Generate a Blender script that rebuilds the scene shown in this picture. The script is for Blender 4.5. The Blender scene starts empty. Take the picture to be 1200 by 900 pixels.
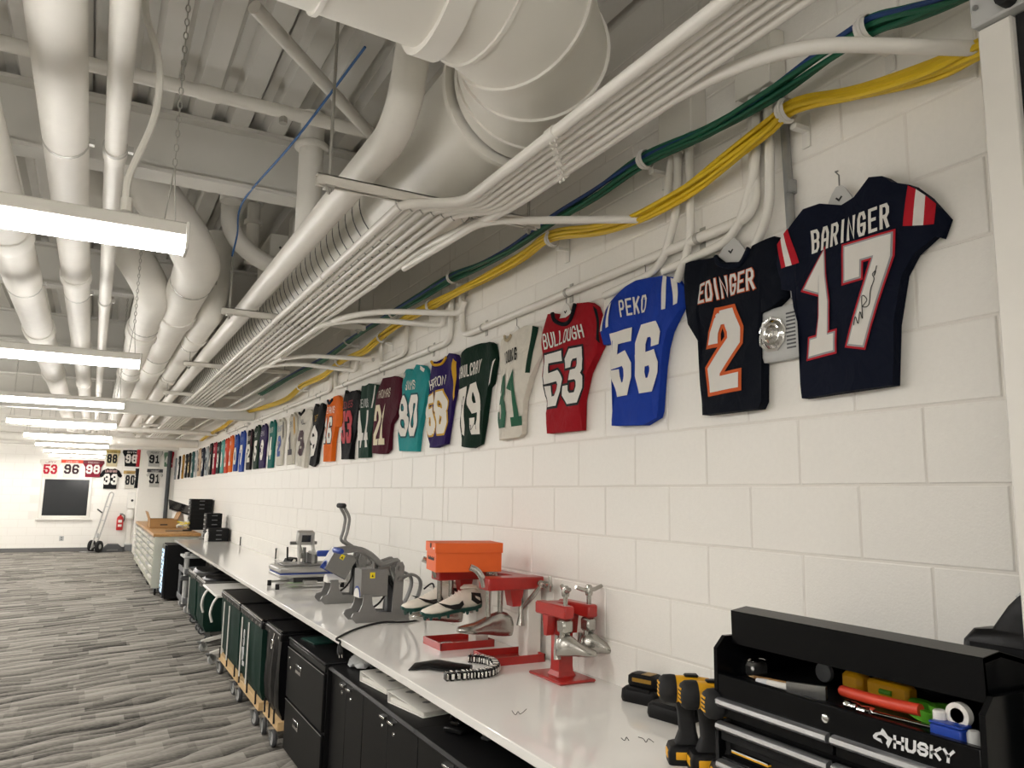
import bpy, math, random
from mathutils import Matrix, Vector
random.seed(7)
PI = math.pi
C = bpy.context.scene.collection
S = bpy.context.scene

# ------------------------------------------------------------------ camera
CAMX, CAMZ, FPX = -1.8818, 1.5764, 905.0
YAW, PITCH, ROLL = 0.49176, 0.14535, 0.01715
def cam_basis():
    f = Vector((math.sin(YAW) * math.cos(PITCH), math.cos(YAW) * math.cos(PITCH), math.sin(PITCH)))
    r = Vector((math.cos(YAW), -math.sin(YAW), 0)); u = r.cross(f)
    c, s = math.cos(ROLL), math.sin(ROLL)
    return c * r + s * u, -s * r + c * u, f
CR, CU, CF = cam_basis()
CAM = Vector((CAMX, 0, CAMZ))
cd = bpy.data.cameras.new('camera'); cam = bpy.data.objects.new('camera', cd); C.objects.link(cam)
m = Matrix((CR, CU, -CF)).transposed().to_4x4(); m.translation = CAM
cam.matrix_world = m
cd.sensor_width = 36.0; cd.lens = FPX / 1200 * 36; cd.clip_start = 0.02; cd.clip_end = 200
S.camera = cam
# measuring helpers: a line of sight of the photograph met with a plane of the room
def ray(px, py): return CF + CR * ((px - 600) / FPX) - CU * ((py - 450) / FPX)
def onx(px, py, X=0.0):
    v = ray(px, py); return CAM + v * ((X - CAMX) / v.x)
def onz(px, py, Z):
    v = ray(px, py); return CAM + v * ((Z - CAMZ) / v.z)
def ony(px, py, Y):
    v = ray(px, py); return CAM + v * (Y / v.y)

# ------------------------------------------------------------------ world, exposure
w = bpy.data.worlds.new('world'); S.world = w; w.use_nodes = True
w.node_tree.nodes['Background'].inputs[0].default_value = (0.9, 0.95, 1.0, 1)
w.node_tree.nodes['Background'].inputs[1].default_value = 0.02
S.view_settings.view_transform = 'Standard'; S.view_settings.look = 'None'
S.view_settings.exposure = 0.0; S.view_settings.gamma = 1.0; S.view_settings.use_curve_mapping = False
LAMP = 61.0            # emission strength of the strip light lenses

# ------------------------------------------------------------------ mesh builder
class MB:
    def __init__(s): s.v = []; s.f = []; s.M = None
    def add(s, vs, fs):
        n = len(s.v)
        if s.M is not None: vs = [s.M @ Vector(v) for v in vs]
        s.v += [tuple(v) for v in vs]; s.f += [tuple(i + n for i in f) for f in fs]; return s
    def box(s, x0, x1, y0, y1, z0, z1, b=0.0):
        cx, cy, cz = (x0 + x1) / 2, (y0 + y1) / 2, (z0 + z1) / 2
        hx, hy, hz = abs(x1 - x0) / 2, abs(y1 - y0) / 2, abs(z1 - z0) / 2
        if b <= 0:
            vs = [(cx + i * hx, cy + j * hy, cz + k * hz) for i in (-1, 1) for j in (-1, 1) for k in (-1, 1)]
            return s.add(vs, [(0, 1, 3, 2), (4, 6, 7, 5), (0, 4, 5, 1), (2, 3, 7, 6), (0, 2, 6, 4), (1, 5, 7, 3)])
        b = min(b, hx * .95, hy * .95, hz * .95)
        vs = []; ix = {}
        for i in (-1, 1):
            for j in (-1, 1):
                for k in (-1, 1):
                    for a in range(3):
                        d = [hx - b, hy - b, hz - b]; d[a] += b
                        ix[i, j, k, a] = len(vs); vs.append((cx + i * d[0], cy + j * d[1], cz + k * d[2]))
        fs = []
        q = [(-1, -1), (-1, 1), (1, 1), (1, -1)]
        for sgn in (-1, 1):
            fs.append([ix[sgn, a, c, 0] for a, c in q][::-sgn]); fs.append([ix[a, sgn, c, 1] for a, c in q][::sgn]); fs.append([ix[a, c, sgn, 2] for a, c in q][::-sgn])
        for a in (-1, 1):
            for c in (-1, 1):
                fs.append([ix[a, c, -1, 0], ix[a, c, 1, 0], ix[a, c, 1, 1], ix[a, c, -1, 1]][::a * c])
                fs.append([ix[a, -1, c, 0], ix[a, 1, c, 0], ix[a, 1, c, 2], ix[a, -1, c, 2]][::-a * c])
                fs.append([ix[-1, a, c, 1], ix[1, a, c, 1], ix[1, a, c, 2], ix[-1, a, c, 2]][::a * c])
        for i in (-1, 1):
            for j in (-1, 1):
                for k in (-1, 1): fs.append([ix[i, j, k, 0], ix[i, j, k, 1], ix[i, j, k, 2]][::i * j * k])
        return s.add(vs, fs)
    def tube(s, pts, r, n=10, cap=True, sq=1.0):
        pts = [Vector(p) for p in pts]; N = len(pts)
        rs = r if isinstance(r, (list, tuple)) else [r] * N
        t0 = (pts[1] - pts[0]).normalized()
        ref = Vector((0, 0, 1)) if abs(t0.z) < .9 else Vector((1, 0, 0))
        a = (ref - t0 * ref.dot(t0)).normalized(); vs = []
        for i, p in enumerate(pts):
            t = (pts[min(i + 1, N - 1)] - pts[max(i - 1, 0)]).normalized()
            a = (a - t * a.dot(t)).normalized(); b = t.cross(a)
            for k in range(n):
                th = 2 * PI * k / n
                vs.append(p + a * (rs[i] * math.cos(th) * sq) + b * (rs[i] * math.sin(th)))
        fs = []
        for i in range(N - 1):
            for k in range(n):
                k2 = (k + 1) % n; fs.append((i * n + k, i * n + k2, (i + 1) * n + k2, (i + 1) * n + k))
        if cap: fs.append(tuple(range(n))[::-1]); fs.append(tuple((N - 1) * n + k for k in range(n)))
        return s.add(vs, fs)
    def cyl(s, p0, p1, r, n=16, r1=None): return s.tube([p0, p1], [r, r if r1 is None else r1], n)
    def lathe(s, prof, n=20, M=None):
        vs = []; fs = []
        for r, z in prof:
            for k in range(n):
                th = 2 * PI * k / n; vs.append(Vector((r * math.cos(th), r * math.sin(th), z)))
        if M is not None: vs = [M @ v for v in vs]
        for i in range(len(prof) - 1):
            for k in range(n):
                k2 = (k + 1) % n; fs.append((i * n + k, i * n + k2, (i + 1) * n + k2, (i + 1) * n + k))
        if prof[0][0] > 1e-6: fs.append(tuple(range(n))[::-1])
        if prof[-1][0] > 1e-6: fs.append(tuple((len(prof) - 1) * n + k for k in range(n)))
        return s.add(vs, fs)
    def prism(s, poly, a0, a1, axis='y', b=0):
        # polygon in the two other axes (x,z for y; y,z for x; x,y for z)
        def P(u, v, a): return {'y': (u, a, v), 'x': (a, u, v), 'z': (u, v, a)}[axis]
        n = len(poly); vs = [P(u, v, a0) for u, v in poly] + [P(u, v, a1) for u, v in poly]
        fs = [tuple(range(n)), tuple(range(2 * n - 1, n - 1, -1))]
        fs += [(i, (i + 1) % n + 0, (i + 1) % n + n, i + n)[::-1] for i in range(n)]
        return s.add(vs, fs)
    def loft(s, rings, closed=True, cap=True):
        n = len(rings[0]); vs = [p for r in rings for p in r]; fs = []
        for i in range(len(rings) - 1):
            for k in range(n if closed else n - 1):
                k2 = (k + 1) % n; fs.append((i * n + k, i * n + k2, (i + 1) * n + k2, (i + 1) * n + k))
        if cap and closed: fs.append(tuple(range(n))[::-1]); fs.append(tuple((len(rings) - 1) * n + k for k in range(n)))
        return s.add(vs, fs)
    def mesh(s, name, smooth=True, ang=38):
        me = bpy.data.meshes.new(name); me.from_pydata(s.v, [], s.f); me.update()
        import bmesh
        bm = bmesh.new(); bm.from_mesh(me); bmesh.ops.recalc_face_normals(bm, faces=bm.faces); bm.to_mesh(me); bm.free()
        if smooth:
            me.polygons.foreach_set('use_smooth', [True] * len(me.polygons)); me.set_sharp_from_angle(angle=math.radians(ang))
        return me
    def obj(s, name, mat, parent=None, smooth=True, ang=38):
        me = s.mesh(name, smooth, ang); me.materials.append(MAT(mat) if isinstance(mat, str) else mat)
        o = bpy.data.objects.new(name, me); C.objects.link(o)
        if parent is not None: o.parent = parent
        return o
def tag(o, label, cat, group=None, kind=None):
    o['label'] = label; o['category'] = cat
    if group: o['group'] = group
    if kind: o['kind'] = kind
    return o
def thing(name, label, cat, loc=(0, 0, 0), rz=0.0, group=None):
    o = bpy.data.objects.new(name, None); C.objects.link(o); o.empty_display_size = .1
    o.location = loc; o.rotation_euler = (0, 0, rz); return tag(o, label, cat, group)
def struct(o, label, cat):
    tag(o, label, cat, kind='structure'); return o
def dup(o, parent=None):
    c = o.copy(); C.objects.link(c); c.parent = parent
    for ch in [x for x in KIDS(o)]: dup(ch, c)
    return c
def KIDS(o): return [x for x in bpy.data.objects if x.parent == o]
def fillet(pts, rad, n=6):
    pts = [Vector(p) for p in pts]; out = [pts[0]]
    for i in range(1, len(pts) - 1):
        a, p, b = pts[i - 1], pts[i], pts[i + 1]
        d1 = a - p; d2 = b - p; r = min(rad, d1.length * .49, d2.length * .49)
        q0 = p + d1.normalized() * r; q1 = p + d2.normalized() * r
        for k in range(n + 1):
            t = k / n; out.append(q0 * (1 - t) ** 2 + p * 2 * t * (1 - t) + q1 * t * t)
    out.append(pts[-1]); return out
def spline(pts, n=8):
    P = [Vector(p) for p in pts]; out = []
    for i in range(len(P) - 1):
        p0, p1, p2, p3 = P[max(i - 1, 0)], P[i], P[i + 1], P[min(i + 2, len(P) - 1)]
        for k in range(n):
            t = k / n
            out.append(.5 * (2 * p1 + (p2 - p0) * t + (2 * p0 - 5 * p1 + 4 * p2 - p3) * t * t + (3 * p1 - p0 - 3 * p2 + p3) * t ** 3))
    out.append(P[-1]); return out
def T(x=0, y=0, z=0): return Matrix.Translation((x, y, z))
def RX(a): return Matrix.Rotation(a, 4, 'X')
def RY(a): return Matrix.Rotation(a, 4, 'Y')
def RZ(a): return Matrix.Rotation(a, 4, 'Z')

# ------------------------------------------------------------------ materials
def lin(c):
    if isinstance(c, str): c = [int(c[i:i + 2], 16) / 255 for i in (0, 2, 4)]
    return tuple(x / 12.92 if x <= .04045 else ((x + .055) / 1.055) ** 2.4 for x in c)
_M = {}
SPEC = {
 # name: (sRGB hex, roughness, metallic, noise scale, colour variation, bump)
 'block_paint': ('f0ede6', .55, 0, 60, .03, .25), 'wall_paint': ('f0ede6', .6, 0, 20, .03, .08),
 'mortar': ('e8e4dc', .6, 0, 80, .03, .1), 'deck_paint': ('dcdad4', .6, 0, 4, .06, .03),
 'beam_paint': ('d8d6cf', .6, 0, 6, .05, .05), 'pipe_paint': ('e8e5dd', .45, 0, 9, .05, .04),
 'duct_paint': ('e8e5dc', .42, 0, 5, .05, .03), 'conduit_paint': ('ebe8e0', .38, 0, 12, .03, .02),
 'strut_paint': ('dcd8ce', .45, 0, 12, .03, .03), 'box_paint': ('d3d0c6', .5, 0, 10, .04, .03),
 'galv': ('a2a4a4', .35, .85, 40, .12, .03), 'chrome': ('d8d8d6', .12, 1, 30, .04, .02),
 'cast_alu': ('b4b2ac', .26, .95, 35, .14, .12), 'steel': ('8d8d8b', .3, .9, 50, .08, .04),
 'black_metal': ('08090b', .24, 0, 80, .05, .03), 'black_satin': ('0c0c0e', .42, 0, 60, .08, .04),
 'black_cab': ('09090a', .5, 0, 90, .06, .06), 'black_plastic': ('0e0e0f', .5, 0, 90, .08, .08),
 'black_rubber': ('121213', .75, 0, 60, .1, .1), 'black_gloss': ('0c0c0e', .15, 0, 20, .05, .02),
 'alu_trim': ('c8c9cb', .28, .9, 60, .05, .03), 'white_top': ('f1efea', .06, 0, 6, .02, .0),
 'white_plastic': ('e6e4de', .4, 0, 20, .03, .02), 'white_metal': ('e3e0d8', .4, 0, 20, .03, .03),
 'red_cast': ('a8201a', .35, 0, 30, .12, .1), 'orange_card': ('e2601a', .55, 0, 25, .05, .04),
 'card': ('a9804f', .8, 0, 20, .1, .08), 'wood_top': ('b98a52', .35, 0, 6, .2, .04), 'pine': ('d7b583', .6, 0, 8, .15, .08),
 'cream_metal': ('c3c4b6', .45, 0, 15, .03, .03), 'grey_press': ('7f7e7c', .45, .25, 60, .06, .08),
 'grey_dark': ('4a4b4d', .5, .1, 40, .08, .05), 'silver_press': ('b9b8b4', .35, .6, 40, .05, .04),
 'blue_grip': ('1f3f95', .5, 0, 30, .05, .04), 'yellow_tool': ('e6a912', .42, 0, 30, .05, .03),
 'yellow_cable': ('dcb91c', .5, 0, 30, .08, .02), 'green_cable': ('156045', .5, 0, 30, .08, .02), 'blue_cable': ('1d3f78', .5, 0, 30, .08, .02),
 'blue_cord': ('3d6ca6', .5, 0, 30, .05, .02), 'green_bag': ('0f2e25', .75, 0, 12, .18, .25), 'black_bag': ('0e0e10', .35, 0, 14, .1, .3),
 'black_vinyl': ('0b0b0c', .38, 0, 18, .1, .18), 'leather_white': ('e4ded0', .5, 0, 25, .05, .15),
 'lace_white': ('efeae0', .7, 0, 80, .05, .1), 'sole_green': ('0f4038', .45, 0, 30, .1, .05), 'shoe_black': ('131716', .45, 0, 30, .1, .05),
 'red_paint': ('b51c1c', .35, 0, 30, .05, .03), 'grey_wheel': ('9c9b97', .5, 0, 30, .06, .05), 'grey_plastic': ('6f7173', .5, 0, 30, .06, .05),
 'light_grey': ('b9bab8', .5, 0, 30, .04, .03), 'paper': ('e9e6de', .7, 0, 30, .04, .02), 'print_grey': ('8b8a88', .7, 0, 30, .1, .0),
 'yellow_label': ('e8d312', .5, 0, 30, .03, .0), 'green_bright': ('5fb02c', .45, 0, 20, .08, .03), 'blue_plastic': ('1f43a4', .4, 0, 30, .05, .03),
 'orange_tool': ('d8452a', .45, 0, 30, .06, .03), 'base_grey': ('6b6a68', .6, 0, 20, .06, .04), 'hanger_grey': ('c3c3c0', .4, 0, 20, .05, .03),
 'ink': ('151515', .6, 0, 10, 0, 0), 'logo_white': ('d9dadb', .4, 0, 10, 0, 0), 'clear_bag': ('cfd1d1', .2, 0, 30, .1, .3),
 'bottle_blue': ('b9d4ea', .2, 0, 40, .12, .02), 'fire_red': ('c01f22', .3, 0, 20, .04, .02), 'dark_frame': ('3b3d3f', .45, .2, 20, .05, .03),
 'insul': ('eae7df', .55, 0, 6, .06, .1), 'rod': ('b7b5ae', .4, .5, 40, .05, .03), 'brass': ('a8843c', .35, .9, 30, .06, .03),
}
def MAT(name):
    if name in _M: return _M[name]
    if name.startswith('cloth:'):
        sp = (name[6:], .78, 0, 26, .10, .25)
    elif name.startswith('print:'):
        sp = (name[6:], .62, 0, 30, .04, .12)
    else: sp = SPEC[name]
    hexc, ro, me, sc, var, bump = sp
    m = bpy.data.materials.new(name.replace(':', '_')); m.use_nodes = True; nt = m.node_tree; b = nt.nodes['Principled BSDF']
    col = lin(hexc); b.inputs['Roughness'].default_value = ro; b.inputs['Metallic'].default_value = me
    tc = nt.nodes.new('ShaderNodeTexCoord'); nz = nt.nodes.new('ShaderNodeTexNoise')
    nz.inputs['Scale'].default_value = sc; nz.inputs['Detail'].default_value = 4
    nt.links.new(tc.outputs['Object'], nz.inputs['Vector'])
    if var > 0:
        mx = nt.nodes.new('ShaderNodeMix'); mx.data_type = 'RGBA'
        mx.inputs[6].default_value = (*[c * (1 - var) for c in col], 1); mx.inputs[7].default_value = (*[min(1, c * (1 + var)) for c in col], 1)
        nt.links.new(nz.outputs['Fac'], mx.inputs[0]); nt.links.new(mx.outputs[2], b.inputs['Base Color'])
    else: b.inputs['Base Color'].default_value = (*col, 1)
    if bump > 0:
        bp = nt.nodes.new('ShaderNodeBump'); bp.inputs['Strength'].default_value = bump; bp.inputs['Distance'].default_value = .004
        n2 = nt.nodes.new('ShaderNodeTexNoise'); n2.inputs['Scale'].default_value = sc * 2.5; n2.inputs['Detail'].default_value = 5
        nt.links.new(tc.outputs['Object'], n2.inputs['Vector'])
        if name.startswith('cloth:'): n2.inputs['Scale'].default_value = 13; n2.inputs['Detail'].default_value = 3; n2.inputs['Distortion'].default_value = 1.2; bp.inputs['Distance'].default_value = .02; bp.inputs['Strength'].default_value = .45
        nt.links.new(n2.outputs['Fac'], bp.inputs['Height']); nt.links.new(bp.outputs['Normal'], b.inputs['Normal'])
    if name == 'red_cast': b.inputs['Coat Weight'].default_value = .4; b.inputs['Coat Roughness'].default_value = .2
    if name in ('wood_top', 'pine'):
        mp = nt.nodes.new('ShaderNodeMapping'); mp.inputs['Scale'].default_value = (6, .6, 6)
        nt.links.new(tc.outputs['Object'], mp.inputs['Vector']); nt.links.new(mp.outputs['Vector'], nz.inputs['Vector'])
    b.inputs['Specular IOR Level'].default_value = .12 if name.startswith(('cloth', 'print')) else (.2 if name in ('black_cab', 'black_satin', 'black_plastic', 'black_bag', 'black_vinyl', 'green_bag', 'black_metal') else .5)
    _M[name] = m; return m
def lamp_mat():
    m = bpy.data.materials.new('lamp_lens'); m.use_nodes = True; b = m.node_tree.nodes['Principled BSDF']
    b.inputs['Base Color'].default_value = (.9, .9, .88, 1); b.inputs['Emission Color'].default_value = (1.0, .965, .925, 1); b.inputs['Emission Strength'].default_value = LAMP
    _M['lamp_lens'] = m; return m
lamp_mat()
def cooler_glow_mat():  # the cooler's inner light, put into the bottle caps as emission
    m = bpy.data.materials.new('cooler_glow'); m.use_nodes = True; b = m.node_tree.nodes['Principled BSDF']
    b.inputs['Base Color'].default_value = (.6, .8, 1, 1); b.inputs['Emission Color'].default_value = (.65, .85, 1, 1); b.inputs['Emission Strength'].default_value = .8
    _M['cooler_glow'] = m
cooler_glow_mat()
def glass_mat():
    m = bpy.data.materials.new('dark_glass'); m.use_nodes = True; b = m.node_tree.nodes['Principled BSDF']
    b.inputs['Base Color'].default_value = (.02, .022, .025, 1); b.inputs['Roughness'].default_value = .06
    _M['dark_glass'] = m
glass_mat()
def carpet_mat():
    m = bpy.data.materials.new('carpet'); m.use_nodes = True; nt = m.node_tree; N = nt.nodes; L = nt.links; b = N['Principled BSDF']
    b.inputs['Roughness'].default_value = .95; b.inputs['Specular IOR Level'].default_value = .1
    geo = N.new('ShaderNodeNewGeometry'); sep = N.new('ShaderNodeSeparateXYZ'); L.new(geo.outputs['Position'], sep.inputs[0])
    def mt(op, a, c=None, d=None):
        n = N.new('ShaderNodeMath'); n.operation = op
        for i, x in enumerate((a, c, d)):
            if x is None: continue
            if isinstance(x, (int, float)): n.inputs[i].default_value = x
            else: L.new(x, n.inputs[i])
        return n.outputs[0]
    def layer(shx, row, ln, ph, saw):
        wo = N.new('ShaderNodeTexNoise'); wo.inputs['Scale'].default_value = 1.7; wo.inputs['Detail'].default_value = 1; L.new(geo.outputs['Position'], wo.inputs['Vector'])
        v = mt('MULTIPLY_ADD', sep.outputs[0], shx, sep.outputs[1]); v = mt('ADD', mt('DIVIDE', v, row), mt('MULTIPLY', wo.outputs['Fac'], 1.6)); r = mt('FLOOR', v); fv = mt('FRACT', v)
        wn = N.new('ShaderNodeTexWhiteNoise'); wn.noise_dimensions = '1D'; L.new(mt('ADD', r, ph), wn.inputs['W'])
        u = mt('ADD', mt('DIVIDE', sep.outputs[0], ln), mt('MULTIPLY', wn.outputs['Value'], 3.0))
        cu = mt('FLOOR', u)
        cb = N.new('ShaderNodeCombineXYZ'); L.new(r, cb.inputs[0]); L.new(cu, cb.inputs[1]); cb.inputs[2].default_value = ph
        w2 = N.new('ShaderNodeTexWhiteNoise'); w2.noise_dimensions = '3D'; L.new(cb.outputs[0], w2.inputs['Vector'])
        return mt('MULTIPLY_ADD', mt('POWER', fv, 1.6), saw, mt('MULTIPLY', w2.outputs['Value'], 1.0 - saw))
    a = layer(-.52, .21, .40, 3.0, .55); c = layer(-.18, .13, .55, 11.0, .45)
    nz = N.new('ShaderNodeTexNoise'); nz.inputs['Scale'].default_value = 1.0; nz.inputs['Detail'].default_value = 4
    mp = N.new('ShaderNodeMapping'); mp.inputs['Scale'].default_value = (30, 70, 1); L.new(geo.outputs['Position'], mp.inputs[0]); L.new(mp.outputs[0], nz.inputs['Vector'])
    val = mt('ADD', mt('MULTIPLY', a, .6), mt('MULTIPLY', c, .5)); val = mt('MULTIPLY_ADD', mt('SUBTRACT', nz.outputs['Fac'], .5), .45, val)
    cr = N.new('ShaderNodeValToRGB'); L.new(val, cr.inputs[0])
    cr.color_ramp.elements[0].position = .12; cr.color_ramp.elements[0].color = (*lin('35332f'), 1)
    cr.color_ramp.elements[1].position = .78; cr.color_ramp.elements[1].color = (*lin('aca79e'), 1)
    L.new(cr.outputs[0], b.inputs['Base Color'])
    bp = N.new('ShaderNodeBump'); bp.inputs['Strength'].default_value = .4; bp.inputs['Distance'].default_value = .004
    n3 = N.new('ShaderNodeTexNoise'); n3.inputs['Scale'].default_value = 260; L.new(geo.outputs['Position'], n3.inputs['Vector']); L.new(n3.outputs['Fac'], bp.inputs['Height']); L.new(bp.outputs[0], b.inputs['Normal'])
    _M['carpet'] = m
carpet_mat()
# ================================================================== setting
ZC, YF, YB, XL = 3.6576, 23.2, -3.5, -7.5
o = MB().box(XL, .2, YB - .2, YF + .2, -.1, 0).obj('floor', 'carpet'); struct(o, 'grey striated plank carpet floor', 'floor')
wr = MB().box(.0032, .2, YB, YF, 0, ZC + .3).obj('wall_right', 'mortar'); struct(wr, 'white painted concrete block wall hung with jerseys', 'wall')
BL, BH, Y0 = .4064, .2032, 1.251
def block_mb(cx0=0, cy0=0, cz0=0, mb=None, w=BL, jt=.0032):
    mb = mb or MB(); a = w / 2 - jt; h = BH / 2 - jt; c = .003
    vs = [(cx0 + .006, cy0 + s * a, cz0 + t * h) for s, t in ((-1, -1), (1, -1), (1, 1), (-1, 1))]
    vs += [(cx0 + .0022, cy0 + s * a, cz0 + t * h) for s, t in ((-1, -1), (1, -1), (1, 1), (-1, 1))]
    vs += [(cx0, cy0 + s * (a - c), cz0 + t * (h - c)) for s, t in ((-1, -1), (1, -1), (1, 1), (-1, 1))]
    fs = [(8, 11, 10, 9)] + [(i, (i + 1) % 4, (i + 1) % 4 + 4, i + 4) for i in range(4)] + [(i + 4, (i + 1) % 4 + 4, (i + 1) % 4 + 8, i + 8) for i in range(4)]
    return mb.add(vs, fs)
bme = block_mb().mesh('block', smooth=False); bme.materials.append(MAT('block_paint'))
rest = MB()
for j in range(-8, 10):
    zc = 1.6256 + (j + .5) * BH
    off = 0 if j % 2 == 0 else .5
    for k in range(-13, 56):
        yc = Y0 + (k + off + .5) * BL
        if yc < YB + .1 or yc > YF - .1: continue
        if .6 < yc < 9.1 and zc > .85:
            b = bpy.data.objects.new('block', bme); C.objects.link(b); b.parent = wr; b.location = (random.uniform(-.0006, .0006), yc, zc)
        else: block_mb(0, yc, zc, rest)
ro = rest.obj('block_course', 'block_paint', wr, smooth=False); ro['kind'] = 'stuff'
cj = MB().box(-.0015, .004, 4.372, 4.382, 0, ZC).obj('control_joint', 'mortar', wr)
# far wall and its blocks
wf = MB().box(XL, 0, YF + .004, YF + .2, 0, ZC + .3).obj('wall_back', 'mortar'); struct(wf, 'white painted block wall at the far end of the room', 'wall')
fb = MB()
for j in range(18):
    for k in range(20):
        x = -.2 - k * BL - (BL / 2 if j % 2 else 0); z = (j + .5) * BH
        if x < XL + .1: continue
        if -3.05 < x < -1.87 and .8 < z < 1.95: continue
        fb.box(x - BL / 2 + .005, x + BL / 2 - .005, YF - .002, YF + .006, z - BH / 2 + .005, z + BH / 2 - .005)
fo = fb.obj('block_course', 'block_paint', wf, smooth=False); fo['kind'] = 'stuff'
wb = MB().box(-.84, .004, 22.2, YF, 0, ZC + .3).obj('wall_chase', 'wall_paint'); struct(wb, 'narrow white boxed-out wall section in the far corner', 'wall')
wl = MB().box(XL - .2, XL, YB, YF, 0, ZC + .3).obj('wall_left', 'wall_paint'); struct(wl, 'white wall on the open side of the room', 'wall')
wn = MB().box(XL, .2, YB - .2, YB, 0, ZC + .3).obj('wall_front', 'wall_paint'); struct(wn, 'white wall behind the camera', 'wall')
tr = MB().cyl((-.16, 22.13, 0), (-.16, 22.13, 2.62), .05, 14).obj('trim_1', 'dark_frame'); struct(tr, 'dark grey vertical post in the far corner beside the white boxed-out section', 'post')
bbd = MB().box(XL, -.86, YF - .016, YF - .003, 0, .10, .004).obj('baseboard_back', 'base_grey'); struct(bbd, 'grey rubber baseboard along the far wall', 'baseboard')
# window in far wall
wo = thing('window_1', 'square dark window with white frame under the hanging jerseys', 'window', (-2.46, YF, 1.37)); wo['kind'] = 'structure'
fr = MB(); 
for a in ((-.57, -.50, -.53, .53), (.50, .57, -.53, .53), (-.5, .5, .46, .53), (-.5, .5, -.53, -.46)): fr.box(a[0], a[1], -.03, .02, a[2], a[3], .006)
fr.obj('window_frame', 'white_metal', wo)
MB().box(-.5, .5, -.012, -.004, -.46, .46).obj('pane', 'dark_glass', wo)
MB().box(-.62, .62, -.07, .01, -.575, -.53, .006).obj('window_sill', 'white_metal', wo)
# ceiling deck: fluted steel panels side by side
cl = MB().box(XL - .2, .2, YB - .2, YF + .2, ZC + .08, ZC + .3).obj('ceiling', 'deck_paint'); struct(cl, 'grey white fluted steel deck ceiling', 'ceiling')
PW = .812; dk = MB(); prof = []
for i in range(4):
    u = i * PW / 4; prof += [(u + .004, ZC + .062), (u + .055, ZC + .062), (u + .080, ZC), (u + .178, ZC)]
prof.append((PW - .006, ZC + .062))
vs = [(u, YB, z) for u, z in prof] + [(u, YF, z) for u, z in prof]; n = len(prof)
dk.add(vs, [(i, i + 1, n + i + 1, n + i) for i in range(n - 1)])
dm = dk.mesh('deck_panel', ang=20); dm.materials.append(MAT('deck_paint'))
for i in range(-7, 3):
    d = bpy.data.objects.new('deck_panel', dm); C.objects.link(d); d.parent = cl; d.location = (-2.05 + i * PW, 0, 0)
# roof beams (wide flange sections)
def ibeam(y, zb, zt, wd=.17, x0=XL, x1=-.01):
    m = MB(); tf = .022
    m.box(x0, x1, y - wd / 2, y + wd / 2, zb, zb + tf); m.box(x0, x1, y - wd / 2, y + wd / 2, zt - tf, zt); m.box(x0, x1, y - .008, y + .008, zb + tf, zt - tf)
    return m
bys = [-1.6, 1.45, 4.51, 7.55, 10.6, 13.65, 16.7, 19.75]
bn = ['first', 'second', 'third']
for i, y in enumerate(bys):
    b = ibeam(y, 3.293, ZC - .002).obj('roof_beam', 'beam_paint')
    lab = {2: 'nearest painted steel roof beam, directly beyond the big round duct', 3: 'painted roof beam second from the camera, above the bent pipes', 4: 'painted roof beam just before the low boxed beam'}.get(i, 'painted steel roof beam crossing high under the deck')
    tag(b, lab, 'beam', 'roof beams under the deck', 'structure')
lb = MB().box(XL, -.005, 10.93, 11.13, 2.554, 2.70, .004).obj('cross_beam', 'beam_paint'); tag(lb, 'low white boxed beam crossing the room into the jersey wall', 'beam', kind='structure')
# right-hand free-standing steel post of a locker frame
dp = thing('locker_1', 'white steel door jamb with grey cover plate at right edge', 'door frame', (0, 0, 0)); dp['kind'] = 'structure'
MB().box(-.30, -.24, .808, .878, 0, 2.578, .004).obj('stanchion', 'white_metal', dp)
MB().box(-.315, -.24, .62, .882, 2.58, 3.05, .004).obj('cover_plate', 'light_grey', dp)
MB().box(-.285, -.24, .785, .807, 0, 2.578).obj('seal', 'black_rubber', dp)
MB().box(-.27, -.24, .1, .784, 0, 2.578).obj('locker_panel', 'grey_plastic', dp)
MB().cyl((-.32, .868, 2.62), (-.315, .868, 2.62), .006, 8).obj('bolt', 'galv', dp); MB().cyl((-.34, .80, 2.60), (-.315, .80, 2.60), .018, 12).obj('bolt', 'black_rubber', dp)

# ================================================================== lamps
def strip_light(x0, y, label, z=2.375, susp=True):
    t = thing('strip_light', label, 'light', (x0, y, z), group='suspended strip lights')
    L = 1.22
    MB().box(0, L, -.05, .05, .045, .095, .006).obj('housing', 'white_metal', t)
    pr = [(-.048, .044), (-.050, .02), (-.038, .004), (.038, .004), (.050, .02), (.048, .044)]
    MB().prism(pr, .012, L - .012, 'x').obj('lens', 'lamp_lens', t)
    for e in (0, L - .012): MB().box(e, e + .012, -.054, .054, 0, .097, .003).obj('end_cap', 'white_plastic', t)
    if susp:
        for e in (.06, L - .06):
            m = MB()
            for s in (-1, 1): m.tube([(e + s * .02, s * .04, .095), (e, 0, .30)], .0022, 5)
            m.obj('hanger_wire', 'rod', t)
            c = MB(); k = 0; zz = .30
            while zz < 1.22:
                c.M = T(e, 0, zz + .015) @ RZ(PI / 2 * (k % 2)) @ RX(PI / 2)
                c.tube([(.007 * math.cos(a), .015 * math.sin(a), 0) for a in [q * PI / 4 for q in range(9)]], .002, 4, False); zz += .026; k += 1
            c.obj('chain', 'rod', t)
    return t
lamp_y = [2.76, 5.62, 8.51, 11.28, 14.0, 16.8, 19.5, 22.1]
words = ['nearest', 'second nearest', 'third nearest', 'fourth nearest', 'fifth nearest', 'sixth nearest', 'seventh nearest', 'farthest']
for i, y in enumerate(lamp_y): strip_light(-2.885, y, 'white suspended fluorescent strip light, %s in the row' % words[i])
for y in (-.05, -2.85): strip_light(-2.885, y, 'white strip light %s the camera, in line with the visible row' % ('right above' if y > -1 else 'behind'), susp=False)
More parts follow.
